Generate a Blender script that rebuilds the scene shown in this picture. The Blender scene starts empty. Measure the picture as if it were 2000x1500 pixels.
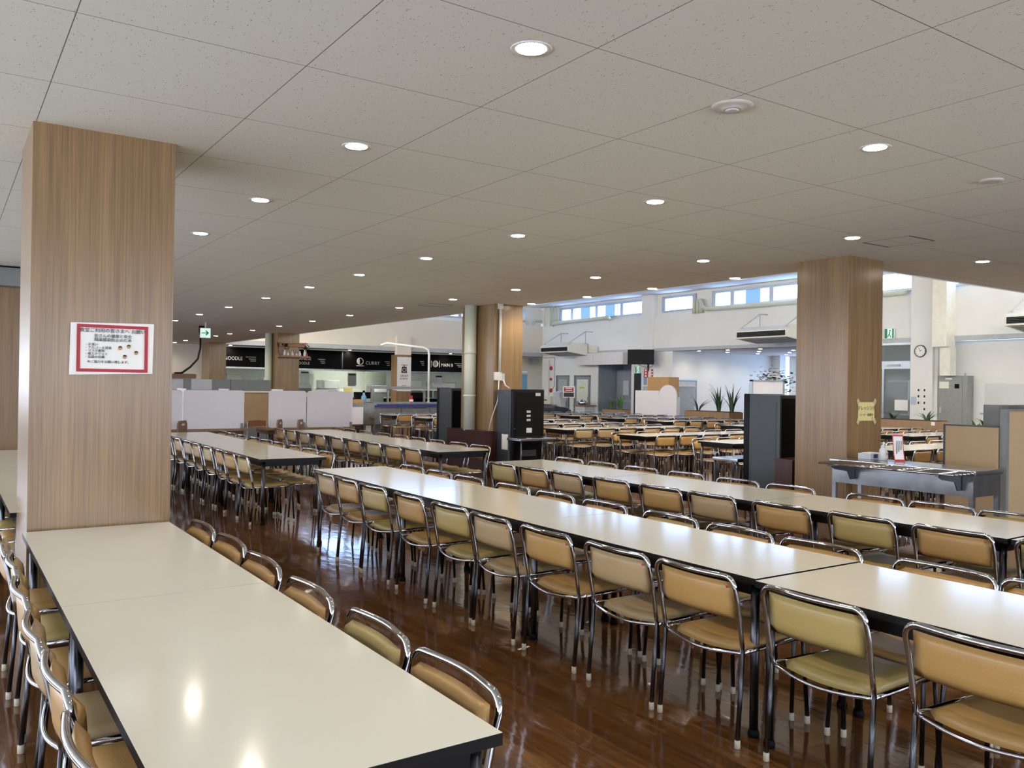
import bpy, bmesh, math, random
from math import sin, cos, pi, radians as R
from mathutils import Vector, Matrix
random.seed(7)
S = bpy.context.scene
COL = S.collection
CZ = 1.54           # eye height
HC = 2.951          # low ceiling height
HH = 5.12           # high ceiling height
TT = 0.715          # table top height
# ------------------------------------------------------------------ camera
F, YAW, PITCH, ROLL = 1645.07, -0.59528, 0.00289, 0.014658
cam_d = bpy.data.cameras.new('camera'); cam = bpy.data.objects.new('camera', cam_d); COL.objects.link(cam)
cam_d.sensor_width = 36; cam_d.lens = F / 2000 * 36; cam_d.clip_end = 300
fw = Vector((-sin(YAW) * cos(PITCH), cos(YAW) * cos(PITCH), sin(PITCH)))
rt = Vector((cos(YAW), sin(YAW), 0)); up = rt.cross(fw)
r2 = rt * cos(ROLL) + up * sin(ROLL); u2 = -rt * sin(ROLL) + up * cos(ROLL)
cam.matrix_world = Matrix(((r2.x, u2.x, -fw.x, 0), (r2.y, u2.y, -fw.y, 0), (r2.z, u2.z, -fw.z, CZ), (0, 0, 0, 1)))
S.camera = cam
# ------------------------------------------------------------------ world, exposure
w = bpy.data.worlds.new('sky'); S.world = w; w.use_nodes = True
w.node_tree.nodes['Background'].inputs[0].default_value = (0.62, 0.78, 1.0, 1)
w.node_tree.nodes['Background'].inputs[1].default_value = 1.0
S.view_settings.view_transform = 'Standard'; S.view_settings.look = 'None'
S.view_settings.gamma = 1; S.view_settings.use_curve_mapping = False
S.view_settings.exposure = 1.05
LAMP_W = 17.0       # watts per downlight
SKY_E = 5.5         # brightness of the daylight glass
SIDE_E = 4.0        # brightness of the side window glass out of frame
cy = S.cycles
cy.use_denoising = True; cy.max_bounces = 8; cy.diffuse_bounces = 5; cy.glossy_bounces = 4
cy.transparent_max_bounces = 8; cy.sample_clamp_indirect = 6; cy.caustics_reflective = False; cy.caustics_refractive = False

# ------------------------------------------------------------------ materials
def lin(c):
    return tuple(((v / 255) / 12.92 if v / 255 <= .04045 else ((v / 255 + .055) / 1.055) ** 2.4) for v in c)
def base(name):
    m = bpy.data.materials.new(name); m.use_nodes = True
    nt = m.node_tree; return m, nt, nt.nodes['Principled BSDF']
def N(nt, t, **kw):
    n = nt.nodes.new(t)
    for k, v in kw.items(): setattr(n, k, v)
    return n
def mat(name, c, rough=.5, metal=0, var=.06, scale=8, bump=0, bscale=60, spec=.5, coat=0, stretch=None):
    m, nt, b = base(name); L = nt.links.new
    tc = N(nt, 'ShaderNodeTexCoord'); mp = N(nt, 'ShaderNodeMapping'); L(tc.outputs['Object'], mp.inputs[0])
    if stretch: mp.inputs['Scale'].default_value = stretch
    nz = N(nt, 'ShaderNodeTexNoise'); nz.inputs['Scale'].default_value = scale; nz.inputs['Detail'].default_value = 3
    L(mp.outputs[0], nz.inputs['Vector'])
    cr = N(nt, 'ShaderNodeValToRGB'); L(nz.outputs[0], cr.inputs[0])
    a = lin(c); cr.color_ramp.elements[0].position = .3; cr.color_ramp.elements[1].position = .7
    cr.color_ramp.elements[0].color = tuple(v * (1 - var) for v in a) + (1,)
    cr.color_ramp.elements[1].color = tuple(min(1, v * (1 + var)) for v in a) + (1,)
    L(cr.outputs[0], b.inputs['Base Color'])
    b.inputs['Roughness'].default_value = rough; b.inputs['Metallic'].default_value = metal
    b.inputs['Specular IOR Level'].default_value = spec; b.inputs['Coat Weight'].default_value = coat
    if bump:
        n2 = N(nt, 'ShaderNodeTexNoise'); n2.inputs['Scale'].default_value = bscale; L(mp.outputs[0], n2.inputs['Vector'])
        bp = N(nt, 'ShaderNodeBump'); bp.inputs['Strength'].default_value = bump; bp.inputs['Distance'].default_value = .003
        L(n2.outputs[0], bp.inputs['Height']); L(bp.outputs[0], b.inputs['Normal'])
    return m
def emis(name, c, e):
    m, nt, b = base(name)
    b.inputs['Base Color'].default_value = (0, 0, 0, 1); b.inputs['Emission Color'].default_value = lin(c) + (1,)
    b.inputs['Emission Strength'].default_value = e; return m
def glass(name, c=(225, 240, 240), rough=.03, alpha=.25):
    m, nt, b = base(name)
    b.inputs['Base Color'].default_value = lin(c) + (1,); b.inputs['Roughness'].default_value = rough
    b.inputs['Alpha'].default_value = alpha; return m

def wood_mat(name, ca, cb, rough=.28, sc=1.0):
    m, nt, b = base(name); L = nt.links.new
    tc = N(nt, 'ShaderNodeTexCoord'); mp = N(nt, 'ShaderNodeMapping'); L(tc.outputs['Object'], mp.inputs[0])
    mp.inputs['Scale'].default_value = (110 * sc, 110 * sc, 1.3)
    n1 = N(nt, 'ShaderNodeTexNoise'); n1.inputs['Scale'].default_value = 1; n1.inputs['Detail'].default_value = 5; n1.inputs['Roughness'].default_value = .65
    L(mp.outputs[0], n1.inputs['Vector'])
    mp2 = N(nt, 'ShaderNodeMapping'); L(tc.outputs['Object'], mp2.inputs[0]); mp2.inputs['Scale'].default_value = (9 * sc, 9 * sc, .25)
    n2 = N(nt, 'ShaderNodeTexNoise'); n2.inputs['Scale'].default_value = 1; n2.inputs['Detail'].default_value = 2
    L(mp2.outputs[0], n2.inputs['Vector'])
    mx = N(nt, 'ShaderNodeMath', operation='MULTIPLY_ADD'); L(n2.outputs[0], mx.inputs[0]); mx.inputs[1].default_value = .28
    ml = N(nt, 'ShaderNodeMath', operation='MULTIPLY'); L(n1.outputs[0], ml.inputs[0]); ml.inputs[1].default_value = .76
    L(ml.outputs[0], mx.inputs[2])
    cr = N(nt, 'ShaderNodeValToRGB'); L(mx.outputs[0], cr.inputs[0])
    cr.color_ramp.elements[0].position = .4; cr.color_ramp.elements[1].position = .64
    cr.color_ramp.elements[0].color = lin(cb) + (1,); cr.color_ramp.elements[1].color = lin(ca) + (1,)
    L(cr.outputs[0], b.inputs['Base Color']); b.inputs['Roughness'].default_value = rough
    b.inputs['Specular IOR Level'].default_value = .5
    bp = N(nt, 'ShaderNodeBump'); bp.inputs['Strength'].default_value = .08; bp.inputs['Distance'].default_value = .001
    L(n1.outputs[0], bp.inputs['Height']); L(bp.outputs[0], b.inputs['Normal'])
    return m

def floor_mat():
    m, nt, b = base('floor_planks'); L = nt.links.new
    tc = N(nt, 'ShaderNodeTexCoord'); sp = N(nt, 'ShaderNodeSeparateXYZ'); L(tc.outputs['Object'], sp.inputs[0])
    cb = N(nt, 'ShaderNodeCombineXYZ'); L(sp.outputs['Y'], cb.inputs['X']); L(sp.outputs['X'], cb.inputs['Y'])
    br = N(nt, 'ShaderNodeTexBrick'); L(cb.outputs[0], br.inputs['Vector'])
    br.inputs['Scale'].default_value = 1; br.inputs['Brick Width'].default_value = .91; br.inputs['Row Height'].default_value = .152
    br.inputs['Mortar Size'].default_value = .0016; br.inputs['Mortar Smooth'].default_value = .3
    br.inputs['Color1'].default_value = lin((114, 77, 43)) + (1,); br.inputs['Color2'].default_value = lin((92, 60, 32)) + (1,)
    br.inputs['Mortar'].default_value = lin((52, 30, 18)) + (1,)
    mp = N(nt, 'ShaderNodeMapping'); L(tc.outputs['Object'], mp.inputs[0]); mp.inputs['Scale'].default_value = (28, 1.6, 1)
    n1 = N(nt, 'ShaderNodeTexNoise'); n1.inputs['Scale'].default_value = 1; n1.inputs['Detail'].default_value = 5; L(mp.outputs[0], n1.inputs['Vector'])
    cr = N(nt, 'ShaderNodeValToRGB'); L(n1.outputs[0], cr.inputs[0])
    cr.color_ramp.elements[0].position = .3; cr.color_ramp.elements[0].color = (.5, .5, .5, 1)
    cr.color_ramp.elements[1].position = .7; cr.color_ramp.elements[1].color = (1.2, 1.15, 1.1, 1)
    mx = N(nt, 'ShaderNodeMix', data_type='RGBA', blend_type='MULTIPLY'); mx.inputs[0].default_value = 1
    L(br.outputs['Color'], mx.inputs[6]); L(cr.outputs[0], mx.inputs[7]); L(mx.outputs[2], b.inputs['Base Color'])
    # waxed, slightly uneven boards
    n2 = N(nt, 'ShaderNodeTexNoise'); n2.inputs['Scale'].default_value = 2.2; n2.inputs['Detail'].default_value = 3; L(tc.outputs['Object'], n2.inputs['Vector'])
    rr = N(nt, 'ShaderNodeMapRange'); L(n2.outputs[0], rr.inputs[0]); rr.inputs[3].default_value = .05; rr.inputs[4].default_value = .14
    L(rr.outputs[0], b.inputs['Roughness'])
    b.inputs['Specular IOR Level'].default_value = .6; b.inputs['Coat Weight'].default_value = .25; b.inputs['Coat Roughness'].default_value = .06
    mp3 = N(nt, 'ShaderNodeMapping'); L(tc.outputs['Object'], mp3.inputs[0]); mp3.inputs['Scale'].default_value = (12, 5, 1)
    n3 = N(nt, 'ShaderNodeTexNoise'); n3.inputs['Scale'].default_value = 1; n3.inputs['Detail'].default_value = 2; L(mp3.outputs[0], n3.inputs['Vector'])
    ad = N(nt, 'ShaderNodeMath', operation='MULTIPLY_ADD'); L(br.outputs['Fac'], ad.inputs[0]); ad.inputs[1].default_value = -.35; L(n3.outputs[0], ad.inputs[2])
    bp = N(nt, 'ShaderNodeBump'); bp.inputs['Strength'].default_value = .42; bp.inputs['Distance'].default_value = .004
    L(ad.outputs[0], bp.inputs['Height']); L(bp.outputs[0], b.inputs['Normal'])
    return m

def ceil_mat():
    m, nt, b = base('ceiling_tiles'); L = nt.links.new
    g = .91426; x0, y0 = .409, 1.794
    tc = N(nt, 'ShaderNodeTexCoord'); sp = N(nt, 'ShaderNodeSeparateXYZ'); L(tc.outputs['Object'], sp.inputs[0])
    outs = []
    for ax, o in (('X', x0), ('Y', y0)):
        a = N(nt, 'ShaderNodeMath', operation='SUBTRACT'); L(sp.outputs[ax], a.inputs[0]); a.inputs[1].default_value = o - g / 2
        q = N(nt, 'ShaderNodeMath', operation='PINGPONG'); L(a.outputs[0], q.inputs[0]); q.inputs[1].default_value = g / 2
        c = N(nt, 'ShaderNodeMath', operation='GREATER_THAN'); L(q.outputs[0], c.inputs[0]); c.inputs[1].default_value = g / 2 - .0022
        outs.append(c)
    mxm = N(nt, 'ShaderNodeMath', operation='MAXIMUM'); L(outs[0].outputs[0], mxm.inputs[0]); L(outs[1].outputs[0], mxm.inputs[1])
    # short fissures
    nd = N(nt, 'ShaderNodeTexNoise'); nd.inputs['Scale'].default_value = 30; L(tc.outputs['Object'], nd.inputs['Vector'])
    mp = N(nt, 'ShaderNodeMapping'); L(tc.outputs['Object'], mp.inputs[0]); mp.inputs['Scale'].default_value = (85, 32, 50); mp.inputs['Rotation'].default_value = (0, 0, .5)
    am = N(nt, 'ShaderNodeVectorMath', operation='ADD'); L(mp.outputs[0], am.inputs[0])
    vs = N(nt, 'ShaderNodeVectorMath', operation='SCALE'); L(nd.outputs['Color'], vs.inputs[0]); vs.inputs['Scale'].default_value = 2.2; L(vs.outputs[0], am.inputs[1])
    vo = N(nt, 'ShaderNodeTexVoronoi'); vo.inputs['Scale'].default_value = 1; L(am.outputs[0], vo.inputs['Vector'])
    lt = N(nt, 'ShaderNodeMath', operation='LESS_THAN'); L(vo.outputs['Distance'], lt.inputs[0]); lt.inputs[1].default_value = .17
    vc = N(nt, 'ShaderNodeSeparateColor'); L(vo.outputs['Color'], vc.inputs[0])
    g2 = N(nt, 'ShaderNodeMath', operation='GREATER_THAN'); L(vc.outputs[0], g2.inputs[0]); g2.inputs[1].default_value = .45
    fm = N(nt, 'ShaderNodeMath', operation='MULTIPLY'); L(lt.outputs[0], fm.inputs[0]); L(g2.outputs[0], fm.inputs[1])
    m1 = N(nt, 'ShaderNodeMix', data_type='RGBA'); L(fm.outputs[0], m1.inputs[0])
    m1.inputs[6].default_value = lin((230, 231, 221)) + (1,); m1.inputs[7].default_value = lin((168, 160, 150)) + (1,)
    m2 = N(nt, 'ShaderNodeMix', data_type='RGBA'); L(mxm.outputs[0], m2.inputs[0]); L(m1.outputs[2], m2.inputs[6]); m2.inputs[7].default_value = lin((120, 112, 104)) + (1,)
    L(m2.outputs[2], b.inputs['Base Color']); b.inputs['Roughness'].default_value = .9; b.inputs['Specular IOR Level'].default_value = .2
    return m

M = dict(
    floor=floor_mat(), ceil=ceil_mat(),
    wood=wood_mat('light_oak_laminate', (150, 121, 83), (117, 91, 61), .26),
    wood2=wood_mat('plain_wood_panel', (152, 120, 86), (132, 102, 72), .4),
    mahog=wood_mat('dark_mahogany', (74, 32, 22), (48, 20, 16), .3),
    white=mat('white_wall_paint', (226, 226, 222), .75, bump=.1, bscale=90, var=.02, scale=2),
    cream=mat('cream_wall_paint', (222, 214, 198), .75, var=.02, scale=2),
    hceil=mat('high_ceiling_paint', (222, 222, 222), .85, var=.02),
    grey=mat('grey_painted_steel', (128, 130, 128), .45), egrey=mat('warm_grey_steel', (140, 144, 138), .45), detc=mat('detector_plastic', (196, 192, 180), .5), lgrey=mat('pale_grey_steel', (176, 180, 180), .45),
    dgrey=mat('dark_grey_steel', (62, 67, 71), .42), black=mat('black_plastic', (9, 9, 10), .35, spec=.15),
    mblack=mat('matt_black', (10, 10, 11), .6, spec=.12), laminate=mat('cream_laminate', (222, 217, 198), .115, var=.015, scale=3, bump=.06, bscale=7, spec=.55),
    edge=mat('black_table_edge', (15, 13, 12), .4, spec=.2), leather=mat('mustard_vinyl', (170, 132, 76), .38, bump=.25, bscale=160, var=.05, scale=5),
    leather2=mat('tan_vinyl', (166, 140, 100), .4, bump=.25, bscale=160, var=.05, scale=5),
    leather3=mat('ochre_vinyl', (166, 143, 86), .36, bump=.25, bscale=160, var=.05, scale=5),
    chrome=mat('worn_chrome', (188, 189, 192), .08, 1, var=.08, scale=30), steel=mat('grey_steel_tube', (82, 82, 86), .3, 1, var=.1, scale=20),
    stain=mat('stainless_sheet', (170, 174, 178), .22, 1, var=.14, scale=6, bump=.1, bscale=10), rubber=mat('ivory_rubber', (186, 177, 156), .6),
    frame=mat('aluminium_frame', (168, 176, 186), .35, .6), red=mat('red_paint', (190, 30, 30), .4), redd=mat('dark_red_print', (168, 24, 40), .5),
    paper=mat('white_paper', (236, 234, 228), .7, var=.02), yell=mat('yellow_paper', (222, 206, 140), .7, var=.03), ink=mat('black_ink', (30, 30, 32), .6),
    tape=mat('clear_tape', (196, 178, 138), .3), sign=mat('sign_black', (7, 7, 8), .5, spec=.1), swhite=mat('sign_white', (225, 224, 218), .5, var=.01),
    pipe=mat('cream_pipe_paint', (206, 210, 190), .4, var=.02), conduit=mat('pale_conduit', (214, 212, 204), .45),
    green=mat('dark_leaf', (44, 66, 34), .4, var=.3, scale=20), green2=mat('fresh_leaf', (70, 110, 48), .4, var=.3, scale=20),
    tan=mat('beige_partition_cloth', (186, 160, 122), .8, bump=.2, bscale=200, var=.03), card=mat('cardboard', (188, 148, 96), .8, var=.05),
    panel=mat('white_board_panel', (226, 222, 226), .35, var=.015), screen=mat('screen_black', (6, 6, 7), .5, spec=.2), blue=mat('blue_strip', (36, 44, 110), .4), bluep=mat('light_blue_plastic', (110, 160, 200), .35),
    brown=mat('brown_chair_shell', (120, 88, 64), .5), orange=mat('orange_wood_seat', (150, 100, 58), .4), soil=mat('soil', (52, 38, 28), .9),
    lamp=emis('downlight_glow', (255, 244, 226), 22), exitl=emis('exit_sign_glow', (226, 255, 246), .45), exitg=emis('exit_sign_green', (20, 140, 95), .3),
    sky=emis('daylight_glass', (168, 202, 255), SKY_E), skyb=emis('blue_daylight_glass', (120, 165, 222), SKY_E * .13),
    side=emis('side_daylight_glass', (226, 236, 255), SIDE_E), room=emis('room_daylight_glass', (170, 205, 255), 2.2), hall_fill=emis('hall_fill_glow', (255, 248, 236), 9), kit=mat('kitchen_wall', (222, 226, 210), .5, var=.04), tube=emis('kitchen_fill_glow', (246, 255, 242), 34),
    glass=glass('clear_glass', alpha=.13), gboard=mat('green_board', (54, 78, 66), .4), acry=glass('clear_acrylic', (215, 225, 220), .05, .22), pale=mat('pale_grey_card', (196, 198, 200), .7),
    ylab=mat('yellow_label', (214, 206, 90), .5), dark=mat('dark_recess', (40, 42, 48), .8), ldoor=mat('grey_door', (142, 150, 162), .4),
    aclip=mat('warm_white_casing', (224, 222, 208), .45), gold=mat('gold_board', (196, 150, 84), .4), sanit=mat('milky_plastic', (214, 214, 210), .3))

# ------------------------------------------------------------------ mesh builder
class MB:
    def __init__(s): s.v = []; s.f = []; s.m = []; s.sm = []
    def add(s, vs, fs, mi=0, sm=False):
        o = len(s.v); s.v += [tuple(v) for v in vs]
        for f in fs: s.f.append([i + o for i in f]); s.m.append(mi); s.sm.append(sm)
        return s
    def box(s, x0, x1, y0, y1, z0, z1, mi=0, bev=0):
        if x0 > x1: x0, x1 = x1, x0
        if y0 > y1: y0, y1 = y1, y0
        if z0 > z1: z0, z1 = z1, z0
        if not bev:
            return s.add([(x, y, z) for z in (z0, z1) for y in (y0, y1) for x in (x0, x1)],
                         [(0, 2, 3, 1), (4, 5, 7, 6), (0, 1, 5, 4), (2, 6, 7, 3), (0, 4, 6, 2), (1, 3, 7, 5)], mi)
        bm = bmesh.new(); bmesh.ops.create_cube(bm, size=1)
        for v in bm.verts: v.co = Vector(((x0 + x1) / 2 + v.co.x * (x1 - x0), (y0 + y1) / 2 + v.co.y * (y1 - y0), (z0 + z1) / 2 + v.co.z * (z1 - z0)))
        bmesh.ops.bevel(bm, geom=bm.edges[:], offset=bev, segments=2, profile=.7, affect='EDGES')
        bm.verts.index_update()
        s.add([v.co[:] for v in bm.verts], [[v.index for v in f.verts] for f in bm.faces], mi, True); bm.free(); return s
    def prism(s, pts, h0, h1, axis='z', mi=0, sm=False):
        n = len(pts)
        def mk(a, b, h): return {'z': (a, b, h), 'y': (a, h, b), 'x': (h, a, b)}[axis]
        vs = [mk(a, b, h0) for a, b in pts] + [mk(a, b, h1) for a, b in pts]
        s.add(vs, [list(range(n))[::-1], list(range(n, 2 * n))], mi)
        s.add(vs, [(i, (i + 1) % n, n + (i + 1) % n, n + i) for i in range(n)], mi, sm); return s
    def tube(s, path, r, mi=0, seg=8, caps=True, closed=False):
        P = [Vector(p) for p in path]; n = len(P); rs = r if isinstance(r, (list, tuple)) else [r] * n
        vs = []; u = None
        for i in range(n):
            a = P[i - 1] if (i > 0 or closed) else P[i]; b = P[(i + 1) % n] if (i < n - 1 or closed) else P[i]
            t = (b - a).normalized()
            if u is None: u = (Vector((0, 0, 1)) if abs(t.z) < .9 else Vector((1, 0, 0))).cross(t).normalized()
            else: u = (u - t * u.dot(t)).normalized()
            w_ = t.cross(u)
            for k in range(seg):
                q = 2 * pi * k / seg; vs.append(P[i] + (u * cos(q) + w_ * sin(q)) * rs[i])
        fs = []
        for i in range(n if closed else n - 1):
            for k in range(seg):
                j = (i + 1) % n; fs.append((i * seg + k, i * seg + (k + 1) % seg, j * seg + (k + 1) % seg, j * seg + k))
        s.add(vs, fs, mi, True)
        if caps and not closed:
            s.add(vs[:seg], [list(range(seg))[::-1]], mi); s.add(vs[-seg:], [list(range(seg))], mi)
        return s
    def lathe(s, prof, c=(0, 0, 0), mi=0, seg=20, axis='z', caps=True):
        vs = []
        for r, h in prof:
            for k in range(seg):
                a = 2 * pi * k / seg; x, y = r * cos(a), r * sin(a)
                p = {'z': (x, y, h), 'y': (x, h, y), 'x': (h, x, y)}[axis]
                vs.append((p[0] + c[0], p[1] + c[1], p[2] + c[2]))
        fs = [(i * seg + k, i * seg + (k + 1) % seg, (i + 1) * seg + (k + 1) % seg, (i + 1) * seg + k) for i in range(len(prof) - 1) for k in range(seg)]
        s.add(vs, fs, mi, True)
        if caps: s.add(vs[:seg], [list(range(seg))[::-1]], mi); s.add(vs[-seg:], [list(range(seg))], mi)
        return s
    def grid(s, fn, nu, nv, mi=0, sm=True):
        vs = [fn(i / nu, j / nv) for j in range(nv + 1) for i in range(nu + 1)]
        fs = [(j * (nu + 1) + i, j * (nu + 1) + i + 1, (j + 1) * (nu + 1) + i + 1, (j + 1) * (nu + 1) + i) for j in range(nv) for i in range(nu)]
        return s.add(vs, fs, mi, sm)
    def mesh(s, name, mats, normals=True):
        me = bpy.data.meshes.new(name); me.from_pydata(s.v, [], s.f)
        for m_ in (mats if isinstance(mats, (list, tuple)) else [mats]): me.materials.append(M[m_] if isinstance(m_, str) else m_)
        me.polygons.foreach_set('material_index', s.m); me.polygons.foreach_set('use_smooth', s.sm)
        if normals:
            bm = bmesh.new(); bm.from_mesh(me); bmesh.ops.remove_doubles(bm, verts=bm.verts, dist=1e-5)
            bmesh.ops.recalc_face_normals(bm, faces=bm.faces); bm.to_mesh(me); bm.free()
        me.update(); return me
    def build(s, name, mats, parent=None, loc=(0, 0, 0), rz=0, normals=True):
        o = bpy.data.objects.new(name, s.mesh(name, mats, normals)); COL.objects.link(o)
        o.location = loc; o.rotation_euler = (0, 0, rz); o.parent = parent; return o
def tag(o, label=None, cat=None, group=None, kind=None):
    if label: o['label'] = label
    if cat: o['category'] = cat
    if group: o['group'] = group
    if kind: o['kind'] = kind
    return o
def thing(name, label, cat, loc=(0, 0, 0), rz=0, group=None):
    o = bpy.data.objects.new(name, None); o.empty_display_size = .1; COL.objects.link(o); o.location = loc; o.rotation_euler = (0, 0, rz)
    return tag(o, label, cat, group)
def struct(o, label=None): return tag(o, label, None, None, 'structure')
def link(o, parent=None):
    COL.objects.link(o)
    if parent is not None: o.parent = parent
    return o
def dup(root, loc, rz, label, group):
    r = link(root.copy()); r.location = loc; r.rotation_euler = (0, 0, rz); r['label'] = label; r['group'] = group
    for ch in root.children:
        c = link(ch.copy(), r)
        for g_ in ch.children: link(g_.copy(), c)
    return r
ORD = ['first', 'second', 'third', 'fourth', 'fifth', 'sixth', 'seventh', 'eighth', 'ninth', 'tenth', 'eleventh', 'twelfth', 'thirteenth', 'fourteenth', 'fifteenth', 'sixteenth', 'seventeenth', 'eighteenth']
FACE_NY = (pi / 2, 0, 0)            # lettering read from -Y
FACE_NX = (pi / 2, 0, -pi / 2)      # lettering read from -X
def text(body, size, loc, rot, mname, parent, align='CENTER', name='lettering', ext=.0008, sx=1, fit=None, off=0):
    cu = bpy.data.curves.new('t', 'FONT'); cu.body = body; cu.size = size; cu.align_x = align; cu.align_y = 'CENTER'; cu.extrude = ext; cu.offset = off; cu.resolution_u = 2
    t = bpy.data.objects.new('t', cu); COL.objects.link(t)
    bpy.context.view_layer.update(); dg = bpy.context.evaluated_depsgraph_get()
    me = bpy.data.meshes.new_from_object(t.evaluated_get(dg)); bpy.data.objects.remove(t); bpy.data.curves.remove(cu)
    me.materials.clear(); me.materials.append(M[mname])
    if fit:
        xs_ = [v.co.x for v in me.vertices]; sx = fit / (max(xs_) - min(xs_))
    o = bpy.data.objects.new(name, me); COL.objects.link(o); o.parent = parent; o.location = loc; o.rotation_euler = rot; o.scale = (sx, 1, 1)
    return o

# ------------------------------------------------------------------ room shell
XE, YE = 8.40, 5.70       # edges of the low ceiling
XW, YK = 22.5, 30.8       # far walls of the high hall
YB = 33.0                 # back wall of the serving side
struct(MB().box(-4.2, 29.5, -5, 37, -.12, 0).build('floor', 'floor'))
cm = MB().box(-4.2, XE, -5, YB, HC, HC + .12).box(XE, XW, -5, YE, HC, HC + .12)
cm.box(XE, XW, YK, YB, HC, HC + .12)
struct(cm.build('ceiling', 'ceil'))
struct(MB().box(XE - .1, XW + .3, YE - .1, YK + .3, HH, HH + .1).build('ceiling.001', 'hceil'))
struct(MB().box(XE - .1, XE - .02, YE, YK, HC + .12, 4.2).box(XE - .1, XW, YE - .1, YE - .02, HC + .12, 4.2)
       .box(XE - .1, XE - .02, YE, YK, 5.0, HH).box(XE - .1, XW, YE - .1, YE - .02, 5.0, HH).build('wall_front', 'white'))
struct(MB().box(XE, XE + .012, YE, YK, HC - .01, HC + .12).box(XE, XW, YE, YE + .012, HC - .01, HC + .12).build('trim_1', 'white'))
# serving side: fascia, recess back wall, kitchen behind
struct(MB().box(XE, XW + .1, YK, YK + .12, 3.07, 4.27).build('wall_back', 'cream'))
struct(MB().box(XE, XW, YK - .05, YK + .12, 2.90, 3.07).build('trim_2', 'lgrey'))
struct(MB().box(-4.2, 9.0, YB, YB + .1, 0, HC).box(21.0, 22.2, YB, YB + .1, 0, HC).box(23.3, 24.6, YB, YB + .1, 0, HC).box(22.2, 23.3, YB, YB + .1, 2.25, HC)
       .box(9.0, 21.0, YB + .03, YB + .1, 2.86, HC).box(24.5, 24.6, YK, YB, 0, HC).box(22.5, 24.6, YK, YB + .1, HC, HC + .1).build('wall_back.001', 'cream'))
# kitchen interior
k = MB().box(9, 21, 36.9, 37, 0, HC).box(8.9, 9, YB, 37, 0, HC).box(21, 21.1, YB + .1, 37, 0, HC).box(9, 21, YB + .1, 37, HC - .01, HC + .1)
struct(k.build('wall_back.002', 'kit'))
for i, x in enumerate((10.5, 13.5, 16.5, 19.3)):
    t = MB().box(x - 1.1, x + 1.1, 34.5, 34.9, HC - .07, HC - .02, 0).build('kitchen_fill_light', 'tube')  # unseen glow panels, enlarged to brighten the kitchen
    tag(t, f'unseen glow panel lighting the kitchen, {ORD[i]} from left behind the menu boards', 'light', 'kitchen fill panels')
# right-hand far wall, upper band and beam
struct(MB().box(XW, XW + .2, 5.7, YK + .1, 3.07, 4.27).build('wall_right', 'white'))
struct(MB().box(XW - .04, XW + .2, 5.7, YK - .05, 2.95, 3.07).build('trim_3', 'lgrey'))
# wall strips between the clerestory windows
ws = MB()
for a, b in ((29.57, YK + .32), (23.2, 24.2), (20.7, 21.65), (12.4, 13.25), (5.7, 6.2)): ws.box(XW + .15, XW + .25, a, b, 4.42, 5.02)
ws.box(XW + .15, XW + .25, 5.7, YK, 5.02, HH).box(XW + .15, XW + .25, 5.7, YK, 4.27, 4.42)
ws.box(XE, 8.7, YK + .15, YK + .25, 4.42, 5.02).box(21.52, XW + .15, YK + .15, YK + .25, 4.42, 5.02).box(XW + .1, XW + .3, YK + .05, YK + .3, 4.2, HH).box(XE, XW, YK + .15, YK + .25, 5.02, HH).box(XE, XW, YK + .15, YK + .25, 4.27, 4.42)
struct(ws.build('wall_right.001', 'white'))
wn = [0]
def clerestory(a, b, muls, fixed, blues):
    """window strip between a and b along an axis, split at the mullions"""
    wn[0] += 1
    edges = [a] + list(muls) + [b]; edges.sort()
    fr = MB()
    def bx(m, p0, p1, z0, z1, d0, d1, mi=0):
        (m.box(XW + d0, XW + d1, p0, p1, z0, z1, mi) if fixed == 'x' else m.box(p0, p1, YK + d0, YK + d1, z0, z1, mi))
    bx(fr, edges[0], edges[-1], 4.93, 5.02, .08, .2); bx(fr, edges[0], edges[-1], 4.42, 4.49, .1, .2)
    for e in edges: bx(fr, e - .085, e + .085, 4.42, 5.02, .09, .2)
    root = fr.build(f'window_{wn[0]}', 'frame'); struct(root)
    for i in range(len(edges) - 1):
        p = MB(); bx(p, edges[i] + .07, edges[i + 1] - .07, 4.48, 4.92, .155, .17)
        lo, hi = edges[i], edges[i + 1]
        pm = p.build('pane', 'sky', root)
        if i in blues:
            q = MB(); w_ = hi - lo; bx(q, lo + .3 * w_, lo + .68 * w_, 4.46, 4.94, .148, .154); q.build('blue_pane', 'skyb', root)
            tag(root.children[-1], 'strip of blue glimpsed through the frosted pane')
        h = MB()
        for e in (lo + .28 * (hi - lo), lo + .74 * (hi - lo)): bx(h, e - .04, e + .04, 4.95, 4.975, .1, .12)
        h.build('latch', 'dgrey', root)
clerestory(24.2, 29.57, (25.58, 27.15, 28.8), 'x', (1, 2))
clerestory(21.65, 23.2, (), 'x', ())
clerestory(13.25, 20.7, (14.9, 16.5, 18.2, 19.86), 'x', (3,))
clerestory(6.2, 12.4, (7.8, 9.3, 10.9), 'x', ())
clerestory(8.7, 14.7, (10.2, 11.7, 13.2), 'y', (1,))
clerestory(14.95, 21.5, (16.5, 18.2, 19.9), 'y', (3,))
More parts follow.
